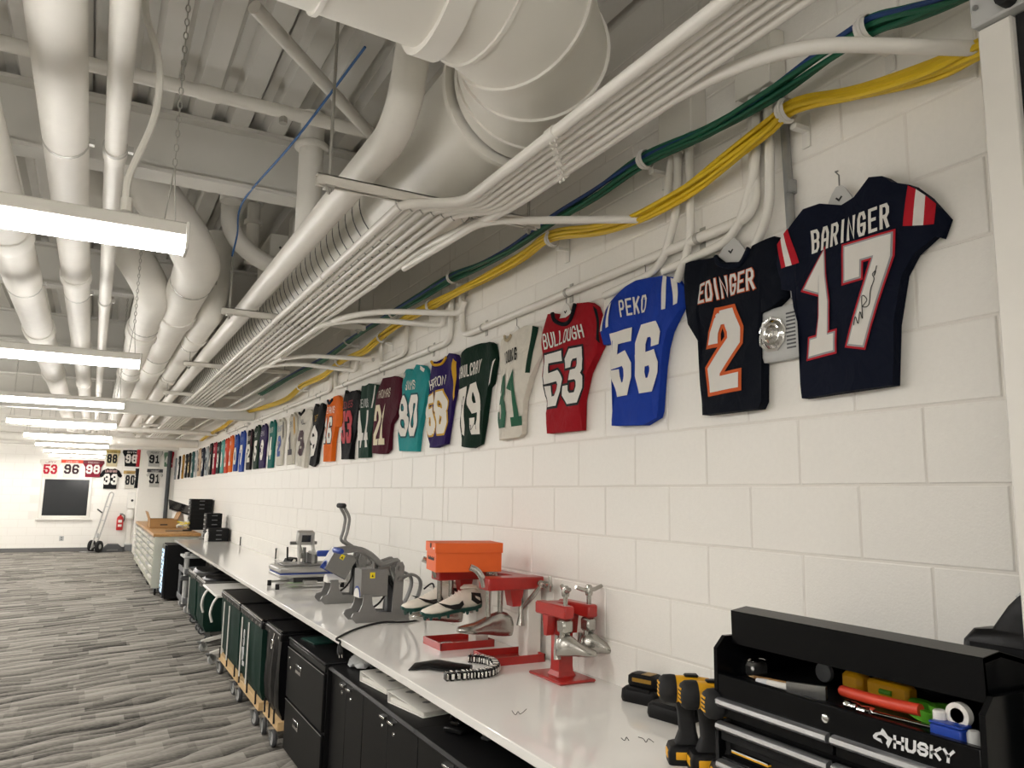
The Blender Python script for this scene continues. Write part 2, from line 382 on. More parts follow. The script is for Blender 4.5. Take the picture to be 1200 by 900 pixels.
for i, y in enumerate([-2.85, -.05] + lamp_y): strip_light(-5.62, y, 'white strip light of the parallel row left of view, %s from the front' % ('first second third fourth fifth sixth seventh eighth ninth tenth'.split()[i]), susp=False)
for i, y in enumerate((12.6, 15.4, 18.2, 20.8)): strip_light(-5.62, y, 'white strip light added between the parallel row left of view, %s' % ('first', 'second', 'third', 'last')[i], susp=False)  # extra lamps out of view, added to lift the far wall
# flexible whip feeding the nearest lamp
wp = MB().tube(spline([(-1.86, 2.78, 2.50), (-1.86, 2.79, 2.62), (-1.80, 2.80, 2.85), (-1.80, 2.80, 3.05), (-1.86, 2.79, 3.25), (-1.85, 2.78, 3.5)]), .012, 8)
wp.cyl((-1.86, 2.78, 2.495), (-1.86, 2.78, 2.54), .018, 8); wp.box(-1.89, -1.81, 2.75, 2.81, 3.5, 3.6)
tag(wp.obj('flexible_conduit', 'conduit_paint'), 'flexible white conduit hanging down to the nearest strip light', 'conduit')
# ================================================================== ducts and pipes
def pipe_thing(name, label, pts, r, mat, rad=None, couplings=(), n=20, cat='pipe', cl=1.14, group=None):
    t = thing(name, label, cat, (0, 0, 0), group=group)
    path = fillet(pts, rad, 8) if rad else [Vector(p) for p in pts]
    MB().tube(path, r, n).obj('pipe_run', mat, t, ang=50)
    for (p, d, ln) in couplings:
        p = Vector(p); d = Vector(d).normalized(); a = p - d * ln / 2; b = p + d * ln / 2
        MB().tube([a, a + d * ln * .12, b - d * ln * .12, b], [r * (cl - .06), r * cl, r * cl, r * (cl - .06)], n).obj('coupling', mat, t, ang=50)
    return t
def ring_clamp(t, p, r, d=(0, 1, 0), w=.022, mat='rod'):
    p = Vector(p); d = Vector(d)
    m = MB().tube([p - d * w / 2, p + d * w / 2], r * 1.025, 20)
    m.cyl(p + Vector((0, 0, r)), p + Vector((0, 0, r + .03)), .008, 6)
    m.box(p.x + r, p.x + r + .02, p.y - .015, p.y + .015, p.z - .012, p.z + .012); m.obj('clamp', mat, t)
def rod_up(t, p, top=3.3, r=.006):
    MB().cyl(p, (p[0], p[1], top), r, 6).obj('hanger_rod', 'rod', t)
P = pipe_thing('insulated_pipe', 'thick white insulated pipe running straight up the picture at left', [(-2.10, -1, 3.02), (-2.10, 22, 3.02)], .086, 'insul', couplings=[((-2.10, y, 3.02), (0, 1, 0), .16) for y in (5.9, 8.9, 12, 15)])
for y in (3.55, 6.4, 9.5): ring_clamp(P, (-2.10, y, 3.02), .086); rod_up(P, (-2.10, y, 3.1))
P = pipe_thing('white_pipe', 'slim white pipe beside the thick insulated pipe', [(-1.915, -1, 3.0), (-1.915, 22, 3.0)], .041, 'pipe_paint', couplings=[((-1.915, y, 3.0), (0, 1, 0), .12) for y in (3.55, 6.6, 9.6, 12.6)])
for y in (3.5, 6.5, 9.5): ring_clamp(P, (-1.915, y, 3.0), .048); rod_up(P, (-1.915, y, 3.04))
P = pipe_thing('insulated_pipe', 'thick white insulated pipe leftmost beside the lights', [(-2.42, -1, 3.0), (-2.42, 22, 3.0)], .115, 'insul', couplings=[((-2.42, y, 3.0), (0, 1, 0), .22) for y in (5.0, 8.0, 11, 14)])
for y in (6.2, 9.2): ring_clamp(P, (-2.42, y, 3.0), .115); rod_up(P, (-2.42, y, 3.1))
P = pipe_thing('elbow_pipe', 'thick white pipe turning a wide elbow behind the nearest light, left one', [(-2.15, 5.55, 3.64), (-1.60, 5.95, 3.0), (-1.60, 20, 3.0)], .125, 'insul', rad=.30, couplings=[((-1.60, 7.55, 3.0), (0, 1, 0), .3), ((-1.60, 10.4, 3.0), (0, 1, 0), .2)])
for y in (7.2, 9.8): ring_clamp(P, (-1.60, y, 3.0), .125); rod_up(P, (-1.60, y, 3.12))
P = pipe_thing('elbow_pipe', 'thick white pipe turning a wide elbow behind the nearest light, right one', [(-2.00, 4.80, 3.64), (-1.395, 5.02, 3.02), (-1.395, 20, 3.02)], .14, 'insul', rad=.32, couplings=[((-1.395, 6.75, 3.02), (0, 1, 0), .3), ((-1.395, 9.6, 3.02), (0, 1, 0), .22)])
for y in (5.6, 8.7): ring_clamp(P, (-1.395, y, 3.02), .14); rod_up(P, (-1.395, y, 3.15))
P = pipe_thing('elbow_pipe', 'white pipe coming down an elbow between the thick pipes and the trapeze rack', [(-1.16, 6.3, 3.6), (-1.16, 6.3, 3.0), (-1.16, 20, 3.0)], .10, 'insul', rad=.28, couplings=[((-1.16, 7.5, 3.0), (0, 1, 0), .2), ((-1.16, 10.5, 3.0), (0, 1, 0), .2)])
for y in (7.9, 10.2): ring_clamp(P, (-1.16, y, 3.0), .10); rod_up(P, (-1.16, y, 3.1))
# overhead bits between the beams
P = pipe_thing('drop_pipe', 'grey white pipe dropping from the deck and bending toward the duct', [onz(270, 225, 3.62), (-1.22, 5.2, 3.25), (-.95, 5.35, 3.12), (-.5, 5.35, 3.12)], .06, 'pipe_paint', rad=.15, cl=1.25, couplings=[((-1.23, 5.18, 3.5), (0, 0, 1), .06)])
P = pipe_thing('drop_pipe', 'short pale stub pipe under the deck beside the junction cabinet', [(-1.02, 5.6, 3.64), (-1.02, 5.6, 3.2)], .045, 'pipe_paint', cl=1.4, couplings=[((-1.02, 5.6, 3.5), (0, 0, 1), .03)])
P = pipe_thing('drop_pipe', 'pale round column stub beside the trapeze end and roof beam', [(-.98, 4.05, 3.64), (-.98, 4.05, 2.9)], .065, 'pipe_paint', cl=1.4, couplings=[((-.98, 4.05, 3.45), (0, 0, 1), .03)])
a = onz(97, 70, 3.45); b = onz(430, 155, 3.45)
P = pipe_thing('sprinkler_pipe', 'slender white pipe crossing below the deck near the big duct', [(-4.5, a.y + .02, 3.45), (b.x + .25, b.y, 3.45)], .033, 'pipe_paint', couplings=[((-1.55, b.y, 3.45), (1, 0, 0), .1)])
MB().cyl((-1.2, b.y, 3.45), (-1.2, b.y, 3.39), .02, 8).obj('sprinkler_head', 'rod', P)
P = pipe_thing('sprinkler_pipe', 'slanting white pipe from the big duct down to the sprinkler main', [onz(298, 8, 3.5), (b.x + .05, b.y, 3.42)], .03, 'pipe_paint')
jb = thing('equipment_cabinet', 'pale grey equipment cabinet hung under the deck behind the duct', 'cabinet', (0, 0, 0))
MB().box(-.92, -.35, 5.45, 5.9, 3.02, 3.4, .008).obj('cabinet_body', 'box_paint', jb); MB().box(-.80, -.3, 5.3, 5.44, 3.36, 3.52, .008).obj('cabinet_hood', 'box_paint', jb)
[MB().cyl((x, 5.45, z), (x, 5.44, z), .008, 8).obj('screw', 'grey_dark', jb) for x in (-.85, -.7, -.55) for z in (3.06, 3.3)]
tag(MB().tube(spline([onz(428, 55, 3.5), onz(345, 165, 3.35), onz(285, 236, 3.28), onz(278, 275, 3.2), onz(272, 300, 3.1)]), .006, 6).obj('rope', 'blue_cord'), 'thin blue cord slanting from the duct to the beam', 'cord')
# big round duct: along the jersey wall, then elbow to the left above
t = thing('round_duct', 'large white round spiral duct along the wall with gored elbow', 'duct', (0, 0, 0))
DX, DZ, R1, R2 = -.62, 3.03, .205, .252
MB().tube([(DX, 21.5, DZ), (DX, 3.55, DZ)], R1, 36).obj('spiral_run', 'duct_paint', t, ang=50)
sp = MB(); y = 3.62
while y < 14:
    sp.tube([(DX, y - .003, DZ), (DX, y + .003, DZ)], R1 + .0035, 30); y += .125
s_ = sp.obj('spiral_seam', 'grey_plastic', t); s_['kind'] = 'stuff'
MB().tube([(DX, 3.56, DZ), (DX, 3.42, DZ), (DX, 2.38, DZ + .02)], [R1 + .006, R2, R2], 40).obj('smooth_run', 'duct_paint', t, ang=50)
# gored elbow made of straight segments, each a part
cen = Vector((DX - .46, 2.36, DZ + .02)); Rb = .46
angs = [0, 11, 33, 57, 79, 90]
pt = lambda a: cen + Vector((math.cos(math.radians(a)) * Rb, -math.sin(math.radians(a)) * Rb, .06 * a / 90))
dirv = lambda a: Vector((-math.sin(math.radians(a)), -math.cos(math.radians(a)), 0))
def ring(a, r, n=40):
    p = pt(a); d = dirv(a); u = Vector((0, 0, 1)); v = d.cross(u)
    return [p + u * (math.cos(2 * PI * k / n) * r) + v * (math.sin(2 * PI * k / n) * r) for k in range(n)]
for i in range(5): MB().loft([ring(angs[i], R2), ring(angs[i + 1], R2)], cap=False).obj('gore', 'duct_paint', t, ang=50)
for a in angs[1:5]:
    d = dirv(a) * .006; r0 = [q - d for q in ring(a, R2 + .009)]; r1 = [q + d for q in ring(a, R2 + .009)]
    MB().loft([[q - d for q in ring(a, R2 - .01)], r0, r1, [q + d for q in ring(a, R2 - .01)]], cap=False).obj('gore_seam', 'conduit_paint', t)
MB().tube([(DX, 2.40, DZ + .02), (DX, 2.375, DZ + .02)], R2 + .03, 40).obj('flange', 'duct_paint', t, ang=30)
e = pt(90); e2 = e + Vector((-3.6, -.02, .14))
MB().tube([e, e2], R2, 40).obj('branch_run', 'duct_paint', t, ang=50)
dd = (e2 - e).normalized()
for s in (.04, .36, .62, .66, 1.0, 1.5):
    p = e + dd * s; MB().tube([p - dd * .007, p + dd * .007], R2 + .010, 40).obj('duct_band', 'conduit_paint', t, ang=30)
p = e + dd * .03; MB().tube([p - dd * .035, p + dd * .035], R2 + .022, 40).obj('flange', 'insul', t, ang=30)
# steel pipe riding the trapezes left of the duct
px_ = -1.005
PR = pipe_thing('trapeze_pipe', 'white pipe riding on the trapeze hangers, bending up behind the big duct', [(px_, 21, 2.90), (px_, 2.52, 2.90), (px_ + .01, 2.42, 3.25), (px_ + .02, 2.40, 3.60)], .064, 'pipe_paint', rad=.25, couplings=[])
# trapeze hangers
sy = [2.88, 5.4, 7.88, 10.4, 13.2, 15.8, 18.4]
for i, y in enumerate(sy):
    lab = ['white strut trapeze hanger nearest the camera under the duct', 'white strut trapeze hanger, second under the duct', 'white strut trapeze hanger, third under the duct', 'white strut trapeze hanger just before the low crossing beam'][i] if i < 4 else 'white strut trapeze hanger beyond the low crossing beam, %s' % ('first one', 'second one', 'last one')[i - 4]
    t = thing('trapeze_hanger', lab, 'hanger', (0, y, 2.765), group='strut trapeze hangers')
    x0, x1 = -1.215, -.22; m = MB()
    m.box(x0, x1, -.0205, .0205, .036, .041); m.box(x0, x1, -.0205, -.017, 0, .041); m.box(x0, x1, .017, .0205, 0, .041)
    m.box(x0, x1, -.017, -.008, 0, .003); m.box(x0, x1, .008, .017, 0, .003); m.obj('strut_channel', 'strut_paint', t, smooth=False)
    for x in (x0 + .05, x1 - .05):
        MB().cyl((x, 0, -.03), (x, 0, .88), .0065, 8).obj('threaded_rod', 'rod', t)
        MB().box(x - .02, x + .02, -.024, .024, -.010, 0, .002).cyl((x, 0, -.022), (x, 0, -.010), .011, 6).obj('washer', 'rod', t)
# parallel conduits under the trapezes: each one its own run
cx = [-.868 + i * .0475 for i in range(7)]
names = ['leftmost', 'second from left', 'third from left', 'middle', 'third from right', 'second from right', 'rightmost']
for i, x in enumerate(cx):
    r = (.0195, .0135, .0135, .0135, .0135, .0165, .0185)[i]; 
    zt = 2.748
    xn = -.708 + i * .0305; zn = 2.70
    pts = [(x, 20.5, zt), (x, 3.02, zt), (x, 2.86, zt), (xn, 2.60, zn), (xn, -1.0, zn)]
    if i == 6: pts = [(x, 20.5, zt), (x, 3.3, zt), (-.527, 2.62, 2.70), (-.527, 1.50, 2.70), (-.45, 1.22, 2.69), (-.012, .945, 2.66)]
    t = thing('conduit', 'white conduit of the parallel rack under the trapezes, %s' % names[i], 'conduit', (0, 0, 0), group='parallel conduits under the trapezes')
    MB().tube(fillet(pts, .07 if i < 6 else .22, 6), r, 12).obj('conduit_run', 'conduit_paint', t, ang=60)
    for y in (4.1 + .35 * (i % 3), 6.6 + .3 * (i % 2), 9.4, 1.95 + .04 * i):
        c = MB().cyl(((x if y > 3 else xn), y - .022, zt if y > 3 else zn), ((x if y > 3 else xn), y + .022, zt if y > 3 else zn), r * 1.2, 12)
        if y < 3:
            for q in (-.012, .012): c.cyl((xn, y + q, zn - r * 1.2 - .008), (xn, y + q, zn), .004, 6)
        c.obj('coupling', 'conduit_paint', t)
    for y in sy[:4]:
        m = MB(); m.tube([(x - r - .003, y, zt + .022), (x - r - .003, y, zt), (x, y, zt - r - .003), (x + r + .003, y, zt), (x + r + .003, y, zt + .022)], .004, 5)
        m.cyl((x + r + .004, y - .028, zt - .004), (x + r + .004, y - .014, zt - .004), .005, 6); m.obj('strap', 'rod', t)
# branch conduits leaving the rack for the wall
def wallp(px, py, d=.03): return onx(px, py, -d)
def branch(label, pts, r=.0165, rad=.16): 
    t = thing('branch_conduit', label, 'conduit', (0, 0, 0), group='branch conduits from rack to wall'); MB().tube(fillet(pts, rad, 8), r, 12).obj('conduit_run', 'conduit_paint', t, ang=60); return t
branch('white branch conduit curving to the wall above the blue jersey', [(-.585, 3.6, 2.712), (-.56, 2.75, 2.70), (-.05, 2.30, 2.66), (-.035, 2.22, 2.70), (-.035, 2.15, 3.05)], .016, .12)
branch('upper of two white branch conduits curving to the wall above the green jersey', [(-.58, 6.5, 2.70), (-.58, 4.85, 2.70), (-.42, 4.5, 2.70), (-.06, 4.15, 2.66), (-.04, 4.1, 2.66), (-.035, 4.06, 2.72)], .018, .22)
branch('lower of two white branch conduits curving to the wall above the green jersey', [(-.63, 6.5, 2.69), (-.63, 5.0, 2.69), (-.42, 4.72, 2.69), (-.05, 4.42, 2.64), (-.035, 4.38, 2.64), (-.035, 4.35, 2.72)], .018, .22)
branch('upper white branch conduit curving to the wall above the maroon jersey', [(-.58, 9, 2.70), (-.58, 6.6, 2.70), (-.4, 6.3, 2.70), (-.035, 5.75, 2.62)], .018, .25)
branch('lower white branch conduit curving to the wall above the maroon jersey', [(-.63, 9, 2.69), (-.63, 7.0, 2.69), (-.42, 6.7, 2.69), (-.05, 6.25, 2.6), (-.035, 6.2, 2.6), (-.035, 6.15, 2.68)], .018, .25)
branch('white conduit sweeping along the low boxed beam to the wall', [(-1.6, 10.90, 2.72), (-.45, 10.86, 2.66), (-.22, 10.7, 2.66), (-.16, 10.3, 2.68), (-.16, 9.6, 2.7)], .02, .2)
branch('long straight white conduit between the rack and the wall cables', [(-.32, 7.86, 2.735), (-.32, 20, 2.735)], .016)
# wall conduit above the jerseys
def wc(label, pts, r=.019, rad=.09):
    t = thing('wall_conduit', label, 'conduit', (0, 0, 0), group='conduit line above the jerseys'); pts = [Vector(p) for p in pts]
    MB().tube(fillet(pts, rad, 8), r, 12).obj('conduit_run', 'conduit_paint', t, ang=60)
    for f in (.12, .5, .88):
        for a, b in zip(pts, pts[1:]):
            if (b - a).length > .8 and abs(b.z - a.z) < .1:
                p = a.lerp(b, f); d = (b - a).normalized()
                MB().box(-.004, -.001, p.y - .014, p.y + .014, p.z - .045, p.z + .045).tube([p - d * .009, p + d * .009], r + .0035, 10).obj('strap', 'rod', t)
    return t
X_ = -.024
wc('white wall conduit from the second junction box to above the white and green jersey', [(X_, 1.78, 3.02), (X_, 1.78, 2.515), (X_, 4.10, 2.515), (X_, 4.13, 2.82)])
wc('white wall conduit running above the teal and maroon jerseys', [(X_, 4.28, 2.82), (X_, 4.28, 2.515), (X_, 6.85, 2.52), (X_, 6.86, 2.8)])
wc('white wall conduit running above the orange and white jerseys', [(X_, 7.0, 2.8), (X_, 7.0, 2.52), (X_, 10.85, 2.53)])
wc('white wall conduit running above the far jerseys beyond the crossing beam', [(X_, 11.25, 2.53), (X_, 13.4, 2.53), (X_, 13.42, 2.75)])
wc('white U-shaped wall conduit above the purple jersey', [(X_, 5.05, 2.76), (X_, 5.05, 2.56), (X_, 5.6, 2.56), (X_, 5.6, 2.76)], .017)
# junction boxes high on the wall
for lab, px0, px1, py0, py1 in (('grey junction box on wall above the signed navy jersey, nearest one', 866, 906, 52, 100), ('grey junction box on wall left of the nearest one, above the cables', 777, 814, 112, 160)):
    a = onx(px0, (py0 + py1) / 2 - 8, -.06); b = onx(px1, (py0 + py1) / 2 + 8, -.06); yc = (a.y + b.y) / 2; zc = (a.z + b.z) / 2; hw = abs(a.y - b.y) / 2 * 1.0
    t = thing('junction_box', lab, 'junction box', (0, yc, zc), group='junction boxes')
    MB().box(-.075, -.001, -hw, hw, -.10, .10, .004).obj('box_body', 'box_paint', t)
    MB().box(-.082, -.0755, -hw - .004, hw + .004, -.104, .104, .003).obj('cover', 'box_paint', t)
    for s in (-.4, .35):
        m = MB().cyl((-.04, s * hw, -.13), (-.04, s * hw, -.10), .024, 10); m.obj('connector', 'conduit_paint', t)
        MB().tube(fillet([(-.04, s * hw, -.12), (-.04, s * hw, -.34), (-.025, s * hw + (.12 if s > 0 else .02), -.50 - (.05 if s > 0 else .0)), (-.025, s * hw + (.5 if s > 0 else .1), -.52 - (.05 if s > 0 else .1))], .1, 6), .016, 10).obj('conduit_run', 'conduit_paint', t, ang=60)
GX = -.0165; gp = MB().tube([onx(905, 45, GX), (GX, onx(919, 140, GX).y, onx(919, 140, GX).z), (GX, onx(925, 150, GX).y, 2.2)], .0145, 12); gp.cyl((GX, onx(925, 150, GX).y, 2.58), (GX, onx(925, 150, GX).y, 2.54), .0162, 12)
tag(gp.obj('galvanised_conduit', 'galv'), 'bare galvanised conduit running down behind the signed navy jersey', 'conduit')
# cable bundles on hooks
def bundle(name, label, pxs, d, strands, r, spread, hooks=()):
    t = thing(name, label, 'cable bundle', (0, 0, 0)); base = [onx(x, y, -d) for x, y in pxs]
    rnd = random.Random(len(pxs))
    for i, mt_ in enumerate(strands):
        a = 2 * PI * i / len(strands); ph = rnd.random() * 6; pts = []
        for k, p in enumerate(base):
            aa = a + .5 * math.sin(k * .8 + ph); s = spread * (.75 + .35 * math.sin(k * 1.3 + ph))
            pts.append(p + Vector((math.cos(aa) * s, 0, math.sin(aa) * s)))
        MB().tube(spline(pts, 6), r, 7).obj('cable', mt_, t)
    return t
yel = [(1250, 10), (1148, 58), (1090, 84), (1010, 107), (935, 122), (900, 150), (850, 190), (800, 226), (740, 257), (700, 268), (648, 277), (610, 303), (570, 325), (535, 342), (505, 358), (475, 375), (447, 394), (425, 412), (400, 423), (380, 440), (355, 452), (335, 468), (305, 478), (280, 486), (262, 500), (248, 508), (236, 516)]
bundle('yellow_cable_bundle', 'bundle of yellow data cables draped along the block wall', yel, .09, ['yellow_cable'] * 9, .0085, .021)
grn = [(1180, -30), (1110, 0), (1060, 16), (1018, 32), (960, 72), (900, 112), (830, 152), (756, 186), (700, 226), (650, 258), (600, 292), (560, 312), (530, 325), (495, 347), (462, 366), (432, 384), (410, 398), (380, 420), (355, 434), (330, 448), (305, 462)]
bundle('green_cable_bundle', 'bundle of green and blue data cables above the yellow ones', grn, .10, ['green_cable', 'green_cable', 'green_cable', 'blue_cable', 'green_cable', 'green_cable', 'green_cable'], .0085, .022)
def hook(px, py, d, label, ln=.10):
    p = onx(px, py, -d); t = thing('cable_hook', label, 'hook', p, group='white cable hooks')
    m = MB(); m.tube([(math.cos(a) * .036, 0, math.sin(a) * .036) for a in [PI * .15 + q * PI * 1.9 / 14 for q in range(15)]], .006, 6); 
    m.loft([[(math.cos(a) * .034, yy, math.sin(a) * .034) for a in [PI * .3 + q * PI * 1.6 / 12 for q in range(13)]] for yy in (-.018, .018)], closed=False); m.obj('hook_ring', 'white_plastic', t)
    m = MB(); m.box(.03, d - .001, -.012, .012, -.05, -.035); m.box(d - .006, d - .001, -.015, .015, -ln, .01); m.obj('hook_arm', 'white_plastic', t)
for px, py, l in ((921, 130, 'white cable hook holding the yellow cables next to the galvanised conduit'), (647, 280, 'white cable hook holding the yellow cables above the red jersey'), (505, 359, 'white cable hook holding the yellow cables above the dark green jersey'), (447, 395, 'white cable hook holding the yellow cables above the purple jersey'), (398, 424, 'white cable hook holding the yellow cables above the maroon jersey'), (352, 453, 'white cable hook holding the yellow cables above the orange jersey')): hook(px, py, .09, l)
for px, py, l in ((1015, 34, 'white cable hook holding the green cables at top right'), (756, 187, 'white cable hook holding the green cables above the blue jersey'), (530, 325, 'white cable hook holding the green cables above the dark green jersey'), (461, 367, 'white cable hook holding the green cables above the teal jersey'), (408, 399, 'white cable hook holding the green cables above the small dark green jersey')): hook(px, py, .10, l)
# big crossing pipes at the far end
pipe_thing('crossing_pipe', 'large white pipe crossing the room near the far wall', [(XL, 17.4, 2.56), (-.01, 17.4, 2.56)], .085, 'insul', couplings=[((-1.6, 17.4, 2.56), (1, 0, 0), .12)])
pipe_thing('crossing_pipe', 'slim white pipe crossing the room beyond the fourth light', [(XL, 14.6, 2.60), (-.01, 14.6, 2.60)], .04, 'pipe_paint')
pipe_thing('crossing_pipe', 'large white pipe crossing right in front of the far wall', [(XL, 21.6, 2.72), (-.01, 21.6, 2.72)], .10, 'insul')
# ================================================================== lettering: stroke font on a 1 x 1 box
def _g(): 
    c = .22
    O = [(c, 0), (1 - c, 0), (1, c), (1, 1 - c), (1 - c, 1), (c, 1), (0, 1 - c), (0, c), (c, 0)]
    G = {
    '0': [O], 'O': [O], '1': [[(.12, .78), (.5, 1), (.5, 0)], [(.12, 0), (.88, 0)]],
    '2': [[(0, .72), (0, 1 - c), (c, 1), (1 - c, 1), (1, 1 - c), (1, .62), (0, .2), (0, 0), (1, 0)]],
    '3': [[(0, .82), (0, 1 - c * .6), (c, 1), (1 - c, 1), (1, 1 - c), (1, .64), (.80, .52), (.45, .52)], [(.80, .52), (1, .40), (1, c), (1 - c, 0), (c, 0), (0, c * .6), (0, .18)]],
    '4': [[(.74, 0), (.74, 1), (.62, 1), (0, .32), (0, .24), (1, .24)]],
    '5': [[(1, 1), (0, 1), (0, .54), (.74, .58), (1, .42), (1, c), (1 - c, 0), (c, 0), (0, c), (0, .26)]],
    '6': [[(1, .82), (1, 1 - c * .6), (1 - c, 1), (c, 1), (0, 1 - c), (0, c), (c, 0), (1 - c, 0), (1, c), (1, .34), (1 - c, .49), (0, .47)]],
    '7': [[(0, .80), (0, 1), (1, 1), (1, .86), (.34, 0)]],
    '8': [[(c, .52), (0, .64), (0, 1 - c), (c, 1), (1 - c, 1), (1, 1 - c), (1, .64), (1 - c, .52), (c, .52), (0, .40), (0, c), (c, 0), (1 - c, 0), (1, c), (1, .40), (1 - c, .52)]],
    '9': [[(0, .18), (0, c * .6), (c, 0), (1 - c, 0), (1, c), (1, 1 - c), (1 - c, 1), (c, 1), (0, 1 - c), (0, .66), (c, .51), (1, .53)]],
    'A': [[(0, 0), (0, .7), (.3, 1), (.7, 1), (1, .7), (1, 0)], [(0, .4), (1, .4)]],
    'B': [[(0, 0), (0, 1), (.75, 1), (1, .85), (1, .65), (.8, .52), (0, .52)], [(.8, .52), (1, .38), (1, .16), (.75, 0), (0, 0)]],
    'C': [[(1, .75), (1, 1 - c), (1 - c, 1), (c, 1), (0, 1 - c), (0, c), (c, 0), (1 - c, 0), (1, c), (1, .25)]],
    'D': [[(0, 0), (0, 1), (.7, 1), (1, .75), (1, .25), (.7, 0), (0, 0)]],
    'E': [[(1, 1), (0, 1), (0, 0), (1, 0)], [(0, .52), (.8, .52)]], 'F': [[(1, 1), (0, 1), (0, 0)], [(0, .52), (.8, .52)]],
    'G': [[(1, .75), (1, 1 - c), (1 - c, 1), (c, 1), (0, 1 - c), (0, c), (c, 0), (1 - c, 0), (1, c), (1, .46), (.55, .46)]],
    'H': [[(0, 0), (0, 1)], [(1, 0), (1, 1)], [(0, .52), (1, .52)]], 'I': [[(.5, 0), (.5, 1)]],
    'J': [[(1, 1), (1, c), (1 - c, 0), (c, 0), (0, c), (0, .3)]],
    'K': [[(0, 0), (0, 1)], [(1, 1), (.1, .42)], [(.3, .58), (1, 0)]], 'L': [[(0, 1), (0, 0), (1, 0)]],
    'M': [[(0, 0), (0, 1), (.5, .45), (1, 1), (1, 0)]], 'N': [[(0, 0), (0, 1), (1, 0), (1, 1)]],
    'P': [[(0, 0), (0, 1), (.75, 1), (1, .85), (1, .6), (.75, .45), (0, .45)]],
    'R': [[(0, 0), (0, 1), (.75, 1), (1, .85), (1, .62), (.75, .48), (0, .48)], [(.55, .48), (1, 0)]],
    'S': [[(1, .76), (1, 1 - c), (1 - c, 1), (c, 1), (0, 1 - c), (0, .66), (c, .53), (1 - c, .50), (1, .36), (1, c), (1 - c, 0), (c, 0), (0, c), (0, .24)]],
    'T': [[(0, 1), (1, 1)], [(.5, 1), (.5, 0)]], 'U': [[(0, 1), (0, c), (c, 0), (1 - c, 0), (1, c), (1, 1)]],
    'V': [[(0, 1), (.5, 0), (1, 1)]], 'W': [[(0, 1), (.2, 0), (.5, .6), (.8, 0), (1, 1)]], 'X': [[(0, 0), (1, 1)], [(0, 1), (1, 0)]],
    'Y': [[(0, 1), (.5, .5), (1, 1)], [(.5, .5), (.5, 0)]], 'Z': [[(0, 1), (1, 1), (0, 0), (1, 0)]], '.': [[(.4, .02), (.6, .02)]], '-': [[(0, .5), (1, .5)]],
    }
    return G
GLY = _g()
def stroke_text(mb, text, w, F, asp, extra=0.0, gap=.42, seg=4):
    """text in the unit square (u right, v up); w stroke width as a share of the height; F maps (u, v) to a point; asp = real width / height of the square"""
    # glyph cell: all letters share one width; I and 1 are narrower
    w = min(w, .36 * asp / max(len(text), 1)); n = len(text); wid = [(.35 if ch in 'I.' else (.72 if ch == '1' else 1.0)) for ch in text]
    g = w / asp * (1 + gap)                      # gap between glyph stroke centres
    tot = 1.0 - w / asp - (n - 1) * g
    unit = tot / sum(wid); u0 = w / asp / 2
    hw = (w / 2 + extra)
    for ch, cw in zip(text, wid):
        for pl in GLY.get(ch, []):
            pts = [Vector((u0 + x * cw * unit, w / 2 + y * (1 - w))) for x, y in pl]
            closed = (pts[0] - pts[-1]).length < 1e-6
            q = [Vector((p.x * asp, p.y)) for p in pts]          # real proportions
            N = len(q)
            if not closed:                                        # extend the open ends
                pass
            L = []; Rr = []
            for i in range(N):
                if closed: a = q[i - 1 if i > 0 else N - 2]; b = q[i + 1 if i < N - 1 else 1]
                else: a = q[max(i - 1, 0)]; b = q[min(i + 1, N - 1)]
                p = q[i]; d1 = (p - a); d2 = (b - p)
                if d1.length < 1e-9: d1 = d2
                if d2.length < 1e-9: d2 = d1
                d1 = d1.normalized(); d2 = d2.normalized()
                n1 = Vector((-d1.y, d1.x)); n2 = Vector((-d2.y, d2.x)); nn = (n1 + n2)
                if nn.length < .3: nn = n1.copy()
                nn.normalize(); k = min(hw / max(.45, nn.dot(n1)), hw * 1.35)
                e = Vector((0, 0))
                if not closed and i == 0: e = -d2 * hw
                if not closed and i == N - 1: e = d1 * hw
                L.append(p + nn * k + e); Rr.append(p - nn * k + e)
            vs = []; fs = []
            for i in range(N - 1):
                for s in range(seg + 1 if i == N - 2 else seg):
                    t = s / seg; l = L[i].lerp(L[i + 1], t); r = Rr[i].lerp(Rr[i + 1], t)
                    for z in (0, .5, 1):
                        c = l.lerp(r, z); vs.append(F(c.x / asp, c.y))
            for i in range(len(vs) // 3 - 1):
                for z in (0, 1): fs.append((i * 3 + z, i * 3 + z + 1, i * 3 + z + 4, i * 3 + z + 3))
            mb.add(vs, fs)
        u0 += cw * unit + g
    return mb

